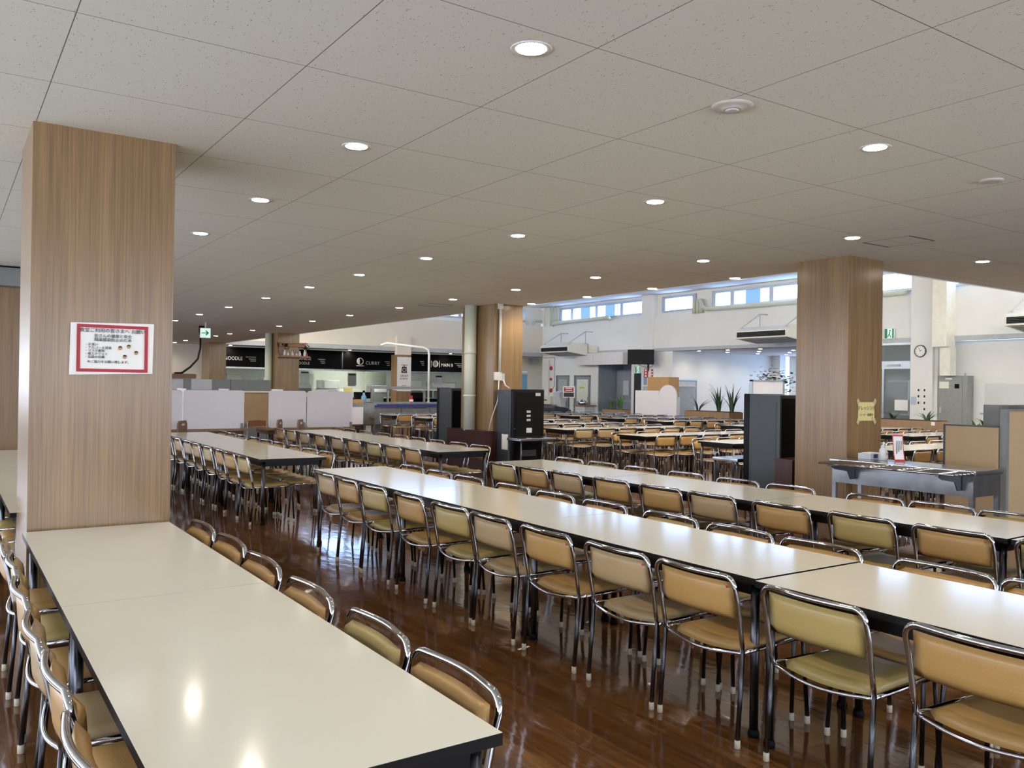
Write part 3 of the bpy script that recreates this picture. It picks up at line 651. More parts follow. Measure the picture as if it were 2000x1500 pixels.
# white framed board and wall fan behind the right dispenser
wb = MB().box(17.17, 18.36, 14.38, 14.42, 1.0, 1.76, 0).build('partition_board', 'panel'); tag(wb, 'white framed partition board standing behind the right dispenser', 'partition')
f_ = MB(); f_.box(17.12, 17.17, 14.36, 14.44, 0, 1.80).box(18.36, 18.41, 14.36, 14.44, 0, 1.80).box(17.12, 18.41, 14.36, 14.44, 1.76, 1.80).build('frame', 'frame', wb)
# small stainless side tables
def side_table(x0, x1, y0, y1, z, label):
    t = thing('side_table', label, 'table', (x0, y0, 0)); W_, D_ = x1 - x0, y1 - y0
    MB().box(0, W_, 0, D_, z - .04, z, 0, .004).build('tabletop', 'stain', t)
    for x in (.025, W_ - .025):
        for y in (.025, D_ - .025): MB().tube([(x, y, 0), (x, y, z - .04)], .016, 0, 8).build('leg', 'steel', t)
side_table(7.70, 8.42, 11.1, 11.5, .70, 'small stainless side table in front of the middle dispenser')
side_table(7.98, 8.6, 6.9, 7.3, .70, 'small stainless side table by the right dispenser')
side_table(8.0, 8.6, 14.1, 14.6, .70, 'small stainless side table left of the middle column dispenser')

# ------------------------------------------------------------------ stainless tray counter by the right column
t = thing('serving_counter', 'stainless steel serving counter with ribbed tray rail by the right column', 'counter', (7.43, 3.79, 0))
MB().box(0, .49, 0, 1.45, .82, .86, 0, .004).build('worktop', 'stain', t)
MB().box(.01, .03, .02, 1.42, .63, .819).box(.0305, .4595, .02, .04, .63, .819).box(.46, .48, .02, 1.42, .63, .819).build('apron', 'stain', t)
for x in (.03, .46):
    for y in (.04, 1.4): MB().box(x - .02, x + .02, y - .02, y + .02, 0, .63).build('leg', 'stain', t)
MB().box(.03, .46, .05, 1.4, .18, .2).build('lower_shelf', 'stain', t)
tr = MB()
for i in range(6): tr.tube([(-.05 - .065 * i, -.02 + .0 * i, .845), (-.05 - .065 * i, 1.3, .845)], .011, 0, 8)
tr.box(-.41, 0, .1, .13, .825, .838).box(-.41, 0, 1.15, 1.18, .825, .838)
tr.build('tray_rail', 'chrome', t)
for y in (.12, 1.17): MB().prism([(0, .82), (-.38, .828), (-.3, .79), (-.1, .76), (-.05, .68), (0, .68)], y, y + .012, 'y').build('bracket', 'dgrey', t)
# on the counter
bx = thing('glove_box', 'flat white and blue carton at the left end of the steel counter', 'carton', (7.72, 4.97, .861))
MB().box(0, .20, 0, .14, 0, .055).build('carton', 'pale', bx); MB().box(.05, .12, -.001, 0, .01, .05).build('label_patch', 'blue', bx); MB().box(.03, .18, .02, .12, .056, .062).build('slip', 'paper', bx)
sa = thing('sanitizer_bottle', 'white pump bottle of hand sanitizer on the steel counter', 'bottle', (7.76, 4.86, .861))
MB().lathe([(.036, 0), (.038, .004), (.038, .095), (.03, .115), (.013, .122), (.013, .13)], seg=20).build('bottle', 'sanit', sa)
MB().lathe([(.017, .13), (.017, .148), (.006, .152), (.006, .178)], seg=14).build('pump', 'swhite', sa); MB().tube([(0.012, .006, .18), (-.012, -.01, .18), (-.03, -.03, .172), (-.034, -.035, .158)], .0055, 0, 6).build('nozzle', 'swhite', sa)
MB().box(-.022, .02, -.041, -.037, .02, .085).build('label_patch', 'paper', sa); MB().lathe([(.009, 0), (.009, .001)], (0, -.043, .065), seg=10, axis='y').build('red_mark', 'red', sa)
st = thing('table_sign', 'leaning red bordered card sign beside the pump bottle on the counter', 'sign', (7.745, 4.73, .861), -.5)
MB().grid(lambda u, v: (.11 * u, .045 * v + .01 * sin(pi * v), .26 * v), 2, 8).build('card', 'paper', st)
for (a, b) in ((0, .07), (.93, 1)):
    MB().grid(lambda u, v: (.11 * (a + (b - a) * u), -.002 + .045 * v + .01 * sin(pi * v), .26 * v), 1, 8).build('border', 'red', st)
    MB().grid(lambda u, v: (.11 * u, -.002 + .045 * (a + (b - a) * v) + .01 * sin(pi * (a + (b - a) * v)), .26 * (a + (b - a) * v)), 2, 2).build('border', 'red', st)
for i in range(3): MB().box(.03 + .022 * i, .036 + .022 * i, .018, .02, .07 + .02 * i, .2).build('print_line', 'ink', st)

# ------------------------------------------------------------------ beige partitions at right
p1 = MB().box(8.70, 8.74, 4.23, 4.75, 0, 1.2, 0).build('partition_screen', 'tan'); tag(p1, 'low beige cloth partition screen behind the steel counter', 'partition')
MB().box(8.695, 8.745, 4.23, 4.749, 1.2, 1.215).box(8.695, 8.745, 4.75, 4.77, 0, 1.215).build('frame', 'dgrey', p1)
p2 = MB().box(8.8, 10.6, 4.2, 4.24, 0, 1.365, 0).build('partition_screen', 'tan'); tag(p2, 'tall beige cloth partition screen at the right edge of the picture', 'partition')
MB().box(8.745, 8.799, 4.16, 4.228, 0, 1.38).box(8.80, 10.6, 4.19, 4.25, 1.366, 1.381).build('frame', 'grey', p2)
ac = MB().box(9.2, 10.5, 4.6, 4.606, 1.36, 1.65, 0).build('acrylic_shield', 'acry'); tag(ac, 'translucent acrylic shield standing above the tall beige screen', 'shield')
bb = MB().box(9.13, 10.5, 4.42, 4.58, 0, 1.42, 0).build('counter_cabinet', 'grey'); tag(bb, 'dark grey cabinet top showing behind the tall beige screen', 'cabinet')
gs = thing('menu_sign', 'gold edged vertical menu sign clipped on the tall beige screen', 'sign', (9.22, 4.12, 1.24))
MB().box(0, .34, 0, .02, 0, .36, 0, .015).build('board', 'gold', gs); MB().box(.03, .31, -.004, 0, .03, .22).build('card', 'paper', gs); MB().box(.03, .31, -.004, 0, .26, .33).build('card', 'paper', gs)
text('営業中', .06, (.12, -.006, .295), FACE_NY, 'ink', gs)
for i in range(4): MB().box(.05, .12, -.006, -.004, .05 + .042 * i, .078 + .042 * i).build('print_line', 'ink', gs)

# ------------------------------------------------------------------ planters and plants
def blade(mb, x, y, z, h, lean, az, wd=.035):
    d_ = Vector((cos(az), sin(az), 0)); s_ = Vector((-sin(az), cos(az), 0))
    vs = []; n = 6
    for i in range(n + 1):
        t_ = i / n; c = Vector((x, y, z)) + d_ * (lean * t_ * t_) + Vector((0, 0, h * t_ * (1 - .15 * t_ * (lean / h if h else 0))))
        wv = wd * (1 - .3 * abs(1 - 2 * t_)) * (1 - t_ ** 3 * .98)
        vs += [c - s_ * wv / 2, c + d_ * .006, c + s_ * wv / 2]
    fs = []
    for i in range(n):
        a = i * 3; fs += [(a, a + 1, a + 4, a + 3), (a + 1, a + 2, a + 5, a + 4)]
    mb.add(vs, fs, 0, True)
def snake(x, y, z, hmax, n, label, mname='green', spread=.12, grp='potted snake plants'):
    m_ = MB()
    for i in range(n):
        a = random.uniform(0, 2 * pi); h = hmax * random.uniform(.55, 1) * (1 if i else 1.05)
        blade(m_, x + .04 * cos(a), y + .05 * sin(a), z, h, spread * random.uniform(.3, 1.4), a, .075 * random.uniform(.7, 1.1))
    o = m_.build('snake_plant', mname, normals=False); tag(o, label, 'plant', grp)
def planter(x0, x1, y0, y1, z, label, mname='wood2'):
    o = MB().box(x0, x1, y0, y1, 0, z - .0).build('wooden_planter', mname); tag(o, label, 'planter')
    MB().box(x0 + .03, x1 - .03, y0 + .03, y1 - .03, z, z + .012).build('soil', 'soil', o)
planter(19.0, 19.4, 21.45, 22.45, .80, 'low brown planter box in front of the grey recess')
snake(19.2, 22.2, .8, .46, 16, 'thin leaved snake plant, left one in the planter by the grey recess', 'green2', .1)
snake(19.2, 21.72, .8, .56, 16, 'broad leaved snake plant, right one in the planter by the grey recess', 'green2', .28)
planter(19.0, 19.6, 16.76, 18.54, .87, 'long wooden planter with three dark plants in front of the bright side room')
snake(19.3, 18.25, .87, .5, 10, 'low dark plant, left of three in the long wooden planter', 'green', .38)
snake(19.3, 17.42, .87, .88, 16, 'tallest dark snake plant, middle of the long wooden planter', 'green', .25)
snake(19.3, 16.92, .87, .95, 11, 'dark snake plant with one long leaf, right in the long wooden planter', 'green', .25)
planter(19.0, 19.5, 10.55, 13.2, .875, 'wooden planter wall below the clock')
snake(19.25, 11.8, .875, .32, 9, 'small dark plant, left one in the planter below the clock', 'green', .3)
snake(19.25, 10.95, .875, .34, 10, 'small dark plant, right one in the planter below the clock', 'green', .35)
sw_ = MB().box(18.98, 19.0, 10.62, 10.70, .78, .86).build('wall_switch', 'swhite'); tag(sw_, 'small white socket plate on the planter below the clock', 'switch')
planter(12.3, 12.8, 5.9, 6.42, 1.03, 'wooden planter behind the beige screens')
for i, (x, y) in enumerate(((12.4, 6.3), (12.5, 6.2), (12.4, 6.05))): snake(x, y, 1.03, .13 + .04 * i, 14, ('left', 'middle', 'right')[i] + ' tuft of fresh green grass leaves in the planter behind the beige screens', 'green2', .1, 'green tufts behind the beige screens')
bn = MB().box(14.9, 15.3, 6.9, 7.5, 0, 1.19, 0, .02).box(14.88, 15.32, 6.88, 7.52, 1.17, 1.21, 1).build('waste_bin', ['lgrey', 'grey']); tag(bn, 'grey waste bin behind the green tufts at right', 'bin')
# leafy potted tree in the side extension
def leafy(x, y, z, h, n, label):
    t_ = thing('potted_tree', label, 'plant', (x, y, z)); MB().lathe([(.16, 0), (.2, .35), (.19, .37)], seg=14).build('pot', 'dgrey', t_)
    st_ = MB(); lf = MB()
    for i in range(7):
        a = random.uniform(0, 2 * pi); q = random.uniform(.4, 1); e = Vector((.55 * q * cos(a), .55 * q * sin(a), h * random.uniform(.65, 1)))
        st_.tube([(0, 0, .3), (e.x * .3, e.y * .3, e.z * .6), tuple(e)], [.014, .009, .004], 0, 5)
        for j in range(n):
            p = e + Vector((random.gauss(0, .13), random.gauss(0, .13), random.gauss(-.06, .13))); b_ = random.uniform(0, 2 * pi)
            d_ = Vector((cos(b_), sin(b_), random.uniform(-.4, .5))) * .11; s_ = Vector((-sin(b_), cos(b_), .2)) * .042
            lf.add([p, p + d_ * .5 + s_, p + d_, p + d_ * .5 - s_], [(0, 1, 2, 3)], 0)
    st_.build('stem', 'brown', t_); lf.build('foliage', 'green', t_, normals=False)
leafy(19.1, 14.95, 0.0, 2.1, 46, 'leafy potted tree showing above the white partition board')
leafy(19.6, 14.2, 0.0, 1.7, 40, 'bushy potted tree between the white partition board and the right column')
gp = MB().box(19.4, 19.9, 15.6, 16.1, 1.0, 1.35, 0, .02).build('plant_basket', 'mblack'); tag(gp, 'black plant basket left of the right dispenser', 'basket')
MB().box(19.3, 20.0, 15.5, 16.2, 0, 1.0).build('stand', 'wood2', gp)
# acrylic screens in the side extension
ay = MB().box(20.6, 20.63, 16.1, 17.4, .9, 1.75, 0).build('acrylic_screen', 'acry'); tag(ay, 'clear acrylic screen behind the long wooden planter', 'screen')
MB().box(20.58, 20.66, 16.6, 16.68, 0, 1.78).build('post', 'cream', ay); MB().box(20.5, 20.75, 16.0, 17.5, .75, .9).build('base_shelf', 'white', ay)
for i, (y0, y1) in enumerate(((15.55, 15.95), (15.0, 15.4))):
    o = MB().box(19.9, 20.3, y0 + .9, y1 + .9, 0, .96, 0).build('storage_box', 'card'); tag(o, ('left', 'right')[i] + ' of two brown boxes beside the acrylic screen', 'box', 'brown boxes by the screen')
# curved white partition and things around the pillar
cp = []
for k in range(13): a = pi * k / 12; cp.append((19.90 + .42 * cos(a) - .1, 1.29 + .38 * sin(a)))
pts = [(21.3, 0), (19.37, 0), (19.37, 1.25)] + [(19.77 - .40 * cos(pi * k / 12), 1.3 + .36 * sin(pi * k / 12)) for k in range(13)] + [(20.2, 1.47), (21.3, 1.47)]
o = MB().prism(pts, 19.48, 19.54, 'x').build('curved_partition', 'panel'); tag(o, 'white standing partition with a round topped right end', 'partition')
o = MB().box(21.0, 21.9, 20.9, 22.5, 0, 1.62, 0).build('display_shelf', 'lgrey'); tag(o, 'pale grey display cupboard behind the white curved partition', 'cupboard')
MB().box(20.96, 21.94, 20.86, 22.55, 1.62, 1.66).build('top', 'white', o)
o = MB().box(20.5, 20.98, 20.75, 21.8, 1.25, 1.94).build('cardboard_box', 'card'); tag(o, 'brown cardboard box on top behind the white curved partition', 'box')
MB().box(20.45, 20.99, 20.7, 21.85, 0, 1.25).build('stand', 'white', o)
o = MB().box(22.42, 22.5, 23.0, 23.5, 1.66, 2.05).build('information_sheet', 'paper'); tag(o, 'white sheet on the wall beside the red fire signs', 'notice')
for i, (y, mn) in enumerate(((24.0, 'red'), (23.65, 'swhite'))):
    o = MB().box(XW - .02, XW - .001, y - .1, y + .1, 1.95, 2.3).build('fire_sign', 'red' if i == 0 else 'swhite'); tag(o, ('solid red upright fire sign on the wall below the television', 'white upright fire sign with red squares, right of the solid red one')[i], 'sign', 'fire signs')
    for z in (2.02, 2.13, 2.24): MB().box(XW - .024, XW - .02, y - .05, y + .05, z - .035, z + .035).build('sign_mark', 'swhite' if i == 0 else 'red', o)
nb = thing('glass_notice_case', 'wall mounted glass notice case at the left end of the bright side room', 'notice case', (22.66, 22.5, .9))
MB().box(0, 1.0, 0, .06, 0, .96).build('case', 'lgrey', nb); MB().box(-.02, 1.02, -.03, .06, .96, 1.0).box(-.02, 0, -.03, 0, 0, .96).box(1.0, 1.02, -.03, 0, 0, .96).build('frame', 'frame', nb)
MB().box(.66, .86, -.012, -.002, .3, .75).build('notice', 'paper', nb); MB().box(.3, .5, -.012, -.002, .35, .75).build('notice', 'redd', nb); MB().box(.3, .62, -.012, -.002, .12, .2).build('notice', 'paper', nb)
# exit signs
def exit_sign(x, y, z, w_, h, rz, label, arrow):
    t_ = thing('exit_sign', label, 'sign', (x, y, z), rz)
    MB().box(-w_ / 2, w_ / 2, 0, .05, -h / 2, h / 2, 0, .006).build('housing', 'swhite', t_)
    MB().box(-w_ / 2 + .01, w_ / 2 - .01, -.006, 0, -h / 2 + .01, h / 2 - .01).build('light_panel', 'exitl', t_)
    if arrow:
        MB().prism([(-.36 * w_, -.04 * h), (.1 * w_, -.04 * h), (-.02 * w_, -.24 * h), (.1 * w_, -.24 * h), (.34 * w_, 0), (.1 * w_, .24 * h), (-.02 * w_, .24 * h), (.1 * w_, .04 * h), (-.36 * w_, .04 * h)], -.011, -.007, 'y').build('arrow', 'exitg', t_)
    else:
        g = MB(); g.box(-.46 * w_, -.2 * w_, -.011, -.007, -.45 * h, .45 * h).box(.3 * w_, .46 * w_, -.011, -.007, -.45 * h, .45 * h)
        g.lathe([(.08 * h, 0), (.08 * h, .004)], (.08 * w_, -.011, .28 * h), seg=10, axis='y')
        g.prism([(0, .18 * h), (.1 * w_, .18 * h), (.06 * w_, -.1 * h), (.2 * w_, -.35 * h), (.12 * w_, -.38 * h), (0, -.12 * h), (-.12 * w_, -.35 * h), (-.18 * w_, -.3 * h), (-.02 * w_, 0)], -.011, -.007, 'y')
        g.build('running_figure', 'exitg', t_)
    return t_
e = exit_sign(5.16, 20.6, 2.70, .24, .24, -.2, 'lit exit sign with a green arrow hanging from the low ceiling', True)
MB().box(-.01, .01, .02, .03, .12, .25).build('hanger', 'swhite', e)
exit_sign(22.44, 24.42, 2.26, .26, .26, -pi / 2, 'small lit green exit sign below the television', False)
exit_sign(22.42, 13.9, 3.21, .30, .30, -pi / 2, 'lit green exit sign above the glass door by the clock', False)
# television
tv = thing('television', 'black television mounted high beside the white overhead cabinet', 'television', (21.78, 23.55, 2.72), -.95)
MB().box(-.50, .50, 0, .06, -.28, .28, 0, .008).build('casing', 'screen', tv); MB().box(-.48, .48, -.003, 0, -.26, .26).build('screen', 'screen', tv)
MB().tube([(0, .06, 0), (0, .3, .1), (.0, .855, .12)], .02, 0, 8).build('bracket', 'dgrey', tv)
MB().tube([(-.1, .05, -.28), (.2, .12, -.4), (.4, .16, -.36), (.5, .2, -.1)], .012, 0, 6).build('cable', 'dgrey', tv)
# clock
ck = thing('wall_clock', 'round white wall clock with a dark rim on the white pilaster', 'clock', (XW - .12, 12.94, 2.68), -pi / 2)
MB().lathe([(.165, 0), (.175, -.015), (.165, -.04), (.15, -.04), (.15, -.02)], seg=32, axis='y').build('rim', 'dgrey', ck)
MB().lathe([(.152, -.021), (.152, -.018)], seg=32, axis='y').build('dial', 'paper', ck)
tk = MB()
for i in range(12):
    a = i * pi / 6; tk.box(.13 * sin(a) - .006, .13 * sin(a) + .006, -.026, -.022, .13 * cos(a) - .012, .13 * cos(a) + .012)
tk.build('hour_marks', 'ink', ck)
for a, l_, w_ in ((R(55), .075, .008), (R(-18), .11, .006)): MB().prism([(-w_ * cos(a), w_ * sin(a)), (w_ * cos(a), -w_ * sin(a)), (l_ * sin(a) + w_ * .5 * cos(a), l_ * cos(a)), (l_ * sin(a) - w_ * .5 * cos(a), l_ * cos(a))], -.03, -.027, 'y').build('hand', 'ink', ck)
# switches on the pilaster
for i, (dy, dz) in enumerate(((0, 0), (-.17, 0), (0, -.17), (-.17, -.17), (0, -.35), (-.17, -.35), (-.17, -.52))):
    y, z = 12.98 + dy, 1.6 + dz
    o = MB().box(XW - .135, XW - .12, y - .055, y + .055, z - .055, z + .055, 0).box(XW - .14, XW - .135, y - .025, y + .02, z - .03, z + .035, 1).build('switch_panel', ['paper', 'ink'])
    tag(o, ['top left', 'top right', 'second row left', 'second row right', 'third row left', 'third row right', 'bottom right'][i] + ' small control switch below the wall clock', 'switch', 'control switches below the clock')
o = MB().box(XW - .135, XW - .12, 13.05, 13.2, 1.2, 1.42).build('handrail_bracket', 'frame'); tag(o, 'small metal holder left of the control switches', 'holder')
# grey electrical cabinet with duct column above
ec = thing('electrical_cabinet', 'tall grey electrical cabinet under a white duct at the right wall', 'cabinet', (22.5, 11.72, 0))
MB().box(0, .33, 0, .78, 0, 2.0).build('body', 'egrey', ec); MB().box(-.012, 0, .12, .77, .05, 1.97).build('door', 'egrey', ec)
MB().box(-.016, -.012, .48, .74, 1.66, 1.84).build('notice', 'kit', ec); MB().box(-.02, -.012, .2, .32, 1.66, 1.78).build('meter', 'mblack', ec); MB().box(-.018, -.012, .4, .58, 1.9, 1.94).build('name_plate', 'paper', ec)
MB().box(-.025, -.012, .68, .72, 1.0, 1.15).build('handle', 'lgrey', ec)
for y in (.1, .68): MB().tube([(.1, y, 2.0), (.1, y - .03, 2.05), (.1, y, 2.08), (.1, y + .03, 2.05), (.1, y, 2.0)], .008, 0, 6).build('lifting_eye', 'grey', ec)
o = MB().box(22.05, 22.5, 12.05, 12.44, 2.77, HH).box(22.2, 22.5, 12.02, 12.3, 2.0, 2.77).build('cable_duct', 'aclip'); tag(o, 'square white vertical duct dropping to the grey electrical cabinet', 'duct')
# air conditioners hung from brackets
def aircon(x0, y0, L_, z0, z1, label, dp=1.0):
    t_ = thing('ceiling_air_conditioner', label, 'air conditioner', (x0, y0, 0))
    MB().prism([(0, z0), (dp, z0 - .12), (dp, z1 + .02), (.25, z1 + .08), (0, z0 + .24)], 0, L_, 'y').build('casing', 'aclip', t_)
    # louvre and grille
    m_ = MB().box(-.012, .0, .05, L_ - .05, z0 + .04, z0 + .2); m_.build('air_outlet', 'mblack', t_)
    for i in range(4): MB().box(-.02, -.01, .06, L_ - .06, z0 + .05 + .038 * i, z0 + .058 + .038 * i).build('louvre', 'dgrey', t_)
    MB().prism([(.12, z0 - .018), (dp - .1, z0 - .112), (dp - .1, z0 - .122), (.12, z0 - .028)], .1, L_ - .1, 'y').build('intake_grille', 'grey', t_)
    for y in (.12, L_ - .12):
        MB().tube([(.1, y, z1 + .04), (1.15, y, z1 + .04)], .018, 0, 6).tube([(.1, y, z1 + .04), (1.0, y, z1 + .55), (1.38, y, z1 + .55)], .018, 0, 6).tube([(1.0, y, z1 + .55), (1.0, y, z1 + .04)], .015, 0, 6).build('bracket', 'lgrey', t_)  # bracket grey paints in the shading of white brackets
    return t_
aircon(21.0, 27.0, 1.9, 2.98, 3.3, 'beige hanging air conditioner above the grey steel doors')
aircon(20.95, 16.3, 1.95, 3.16, 3.45, 'beige hanging air conditioner left of the right wood column')
aircon(20.95, 8.1, 1.95, 3.16, 3.45, 'beige hanging air conditioner at the right edge of the picture')
o = MB().box(22.1, 22.45, 26.85, 27.25, 2.98, 3.25).build('junction_box', 'aclip'); tag(o, 'beige box on the wall beside the air conditioner above the doors', 'box')
# pipes below the windows
def pipe(name, path, r, label, seg=10):
    o = MB().tube(path, r, 0, seg).build(name, 'pipe'); tag(o, label, 'pipe'); return o
pipe('water_pipe', [(22.5, 30.0, 4.30), (22.4, 29.9, 4.34), (22.4, 29.6, 4.36), (22.4, 26.4, 4.40), (22.4, 26.2, 4.42), (22.45, 26.1, 4.3)], .08, 'long beige pipe along the left clerestory windows')
pipe('water_pipe', [(22.44, 21.2, 4.75), (22.42, 21.05, 4.46), (22.40, 20.8, 4.38), (22.40, 18.5, 4.36), (22.40, 13.4, 4.34)], .075, 'long beige pipe along the windows above the side room')
for i, y in enumerate((21.6, 21.42, 21.26)): pipe('riser_pipe', [(22.55, y, 4.28), (22.55, y, 4.78)], .07, ('left', 'middle', 'right')[i] + ' of three short beige riser pipes between the high windows')
pipe('water_pipe', [(21.95, 30.75, 4.28), (21.95, 30.75, 4.46), (22.05, 30.75, 4.5), (22.4, 30.75, 4.5)], .05, 'bent beige pipe in the high window corner, right one')
pipe('water_pipe', [(21.6, 30.75, 4.28), (21.6, 30.75, 4.46), (21.5, 30.75, 4.52), (21.3, 30.78, 4.52)], .05, 'bent beige pipe in the high window corner, left one')
for i in range(4): pipe('riser_pipe', [(22.55, 30.3 - .2 * i, 4.28), (22.55, 30.3 - .2 * i, HH)], .03, ORD[i] + ' thin vertical pipe from the left in the high window corner')
# alarm bells and box
for i, z in enumerate((2.38, 1.89, 1.39)):
    o = MB().lathe([(.08 if i != 1 else .055, 0), (.1 if i != 1 else .06, -.03), (.05, -.07)], (XW - .0, 30.1, z), seg=16, axis='x').build('alarm_bell', 'red'); tag(o, ('top', 'middle', 'bottom')[i] + ' red round fire alarm fitting on the corner wall', 'alarm', 'red alarm fittings')
o = MB().tube([(XW - .02, 29.85, 2.85), (XW - .02, 29.85, 1.6), (XW - .02, 30.1, 1.35)], .014, 0, 6).tube([(XW - .02, 30.25, 2.75), (XW - .02, 30.25, 1.15)], .014, 0, 6).tube([(XW - .02, 29.85, 2.85), (XW - .02, 30.6, 2.85)], .014, 0, 6).build('cable_conduit', 'lgrey'); tag(o, 'thin grey conduit loop around the red alarm fittings', 'conduit')
hb = MB().box(XW - .2, XW - .02, 29.9, 30.65, .4, 1.12, 0).box(XW - .205, XW - .2, 30.15, 30.35, .93, .98, 1).build('hydrant_box', ['aclip', 'ink']); tag(hb, 'cream steel fire hydrant box below the red alarm fittings', 'box')
sp = MB().box(23.3, 23.65, YB - .35, YB - .05, 2.6, 2.88, 0, .02).build('loudspeaker', 'lgrey'); tag(sp, 'grey wall loudspeaker beside the middle column at the back wall', 'speaker')
# ticket reader, sign stand, small table
tk_ = thing('ticket_machine', 'white tray return machine left of the red printed sign', 'machine', (20.3, 26.75, 0))
MB().prism([(0, .0), (.7, 0), (.7, .62), (.45, .72), (.15, .75), (-.1, .8), (-.15, .7)], 0, .9, 'y').build('base', 'dgrey', tk_)
MB().prism([(.3, .75), (.5, .75), (.4, 1.2), (.62, 1.32), (.5, 1.42), (.15, 1.3)], .1, .5, 'y').build('head', 'pale', tk_); MB().box(-.05, .2, .3, .85, .78, .84).build('tray', 'stain', tk_)
sg = thing('sign_stand', 'black framed sign stand with red and white printing before the grey doors', 'sign', (20.5, 26.25, 0), -1.0)
MB().tube([(0, 0, 0), (0, 0, 1.15)], .025).build('pole', 'dgrey', sg); MB().lathe([(.2, 0), (.2, .03)], seg=16).build('base', 'dgrey', sg)
MB().box(-.25, .25, -.02, .02, 1.12, 1.58, 0, .02).build('board', 'swhite', sg); MB().box(-.2, .2, -.026, -.02, 1.36, 1.53).build('print', 'redd', sg); MB().box(-.21, .21, -.026, -.02, 1.16, 1.33).build('print', 'ink', sg)
for z in (1.40, 1.48): MB().box(-.13, .13, -.03, -.026, z, z + .03).build('print_line', 'swhite', sg)
st2 = thing('side_table', 'small brown table with a chrome pot beside the sign stand', 'table', (20.2, 24.9, 0))
MB().box(0, .6, 0, .7, .82, .87).build('tabletop', 'brown', st2); MB().box(.05, .55, .05, .65, .5, .82).build('body', 'lgrey', st2)
for x in (.05, .55):
    for y in (.05, .65): MB().tube([(x, y, 0), (x, y, .5)], .02).build('leg', 'steel', st2)
o = MB().lathe([(.14, 0), (.17, .06), (.16, .12), (.05, .2), (.02, .22)], (20.5, 25.4, .87), seg=16).build('cooking_pot', 'chrome'); tag(o, 'chrome domed pot on the small brown table', 'pot')
o = MB().lathe([(.02, 0), (.22, .05), (.28, .2), (.2, .36), (.08, .42)], (18.9, 27.6, .6), seg=9).build('wrapped_bundle', 'lgrey'); tag(o, 'grey crumpled plastic bundle beyond the middle dispenser', 'bundle')
MB().box(18.5, 19.3, 27.3, 27.9, 0, .6).build('trolley', 'grey', o)

# ------------------------------------------------------------------ menu boards and serving line
def board(x0, x1, z0=2.14, z1=2.90, y=32.8):
    return MB().box(0, x1 - x0, 0, .12, z0, z1), (x0, y, 0)
def menu_board(x0, x1, label, parts_):
    m_, lc = board(x0, x1); t_ = thing('menu_board', label, 'sign', lc); m_.build('panel', 'sign', t_)
    MB().box(0, x1 - x0, -.03, .15, 2.08, 2.14).build('ledge', 'stain', t_)
    for p in parts_:
        if p[0] == 't': text(p[1], p[2], (p[3] - x0, -.008, p[4]), FACE_NY, 'swhite', t_, 'LEFT', fit=p[5], off=-.0015)
        elif p[0] == 'l':
            for j in range(3): MB().box(p[1] - x0 + p[2] * (0, .3, .45)[j], p[1] - x0 + p[2], -.006, 0, p[3] - .075 * j, p[3] + .022 - .075 * j).build('print_line', 'pale', t_)
    return t_
b1 = menu_board(8.5, 11.4, 'black menu board reading NOODLE, leftmost over the serving side', [('t', 'NOODLE', .2, 8.92, 2.46, .68), ('l', 9.74, .4, 2.52)])
b2 = menu_board(11.45, 13.7, 'black menu board reading JAPANESE NOODLE', [('t', 'JAPANESE', .16, 11.62, 2.53, .76), ('t', 'NOODLE', .16, 11.74, 2.35, .56), ('l', 12.66, .31, 2.52)])
b3 = menu_board(13.75, 16.2, 'black menu board reading CURRY with a round plate mark', [('t', 'CURRY', .2, 14.76, 2.43, .63), ('l', 15.65, .22, 2.5)])
b4 = menu_board(16.25, 20.95, 'black menu board reading MAIN B with fork, plate and knife mark', [('t', 'MAIN B', .2, 18.375, 2.44, .60), ('l', 17.32, .21, 2.56), ('l', 19.08, .4, 2.52)])
def ring(mb, x, z, r, wd, seg=24):
    mb.lathe([(r - wd, -.008), (r, -.008), (r, -.002), (r - wd, -.002), (r - wd, -.008)], (x, 0, z), seg=seg, axis='y', caps=False)
lg = MB(); q = 14.51 - 13.75; ring(lg, q, 2.50, .15, .028); lg.prism([(q - .02 + .11 * sin(a), 2.50 + .11 * cos(a)) for a in [-pi * k / 10 for k in range(11)]], -.008, -.002, 'y'); lg.box(q - .17, q + .17, -.008, -.002, 2.30, 2.325)
lg.build('plate_mark', 'swhite', b3)
lg = MB(); q = 18.10 - 16.25; ring(lg, q, 2.49, .145, .05); ring(lg, q, 2.49, .075, .02); lg.box(q - .215, q - .195, -.008, -.002, 2.34, 2.64).box(q - .235, q - .175, -.008, -.002, 2.55, 2.60).box(q + .19, q + .215, -.008, -.002, 2.34, 2.64)
lg.build('plate_mark', 'swhite', b4)
text('B', .1, (q, -.01, 2.49), FACE_NY, 'swhite', b4)
rs_ = MB().box(16.3, 16.62, 32.4, 32.45, 2.02, 2.42, 0).build('vertical_sign', 'red'); tag(rs_, 'small red vertical sign hanging beside the white banner', 'sign')
for i in range(3): MB().box(16.37, 16.55, 32.39, 32.4, 2.07 + .12 * i, 2.15 + .12 * i).build('print', 'swhite', rs_)
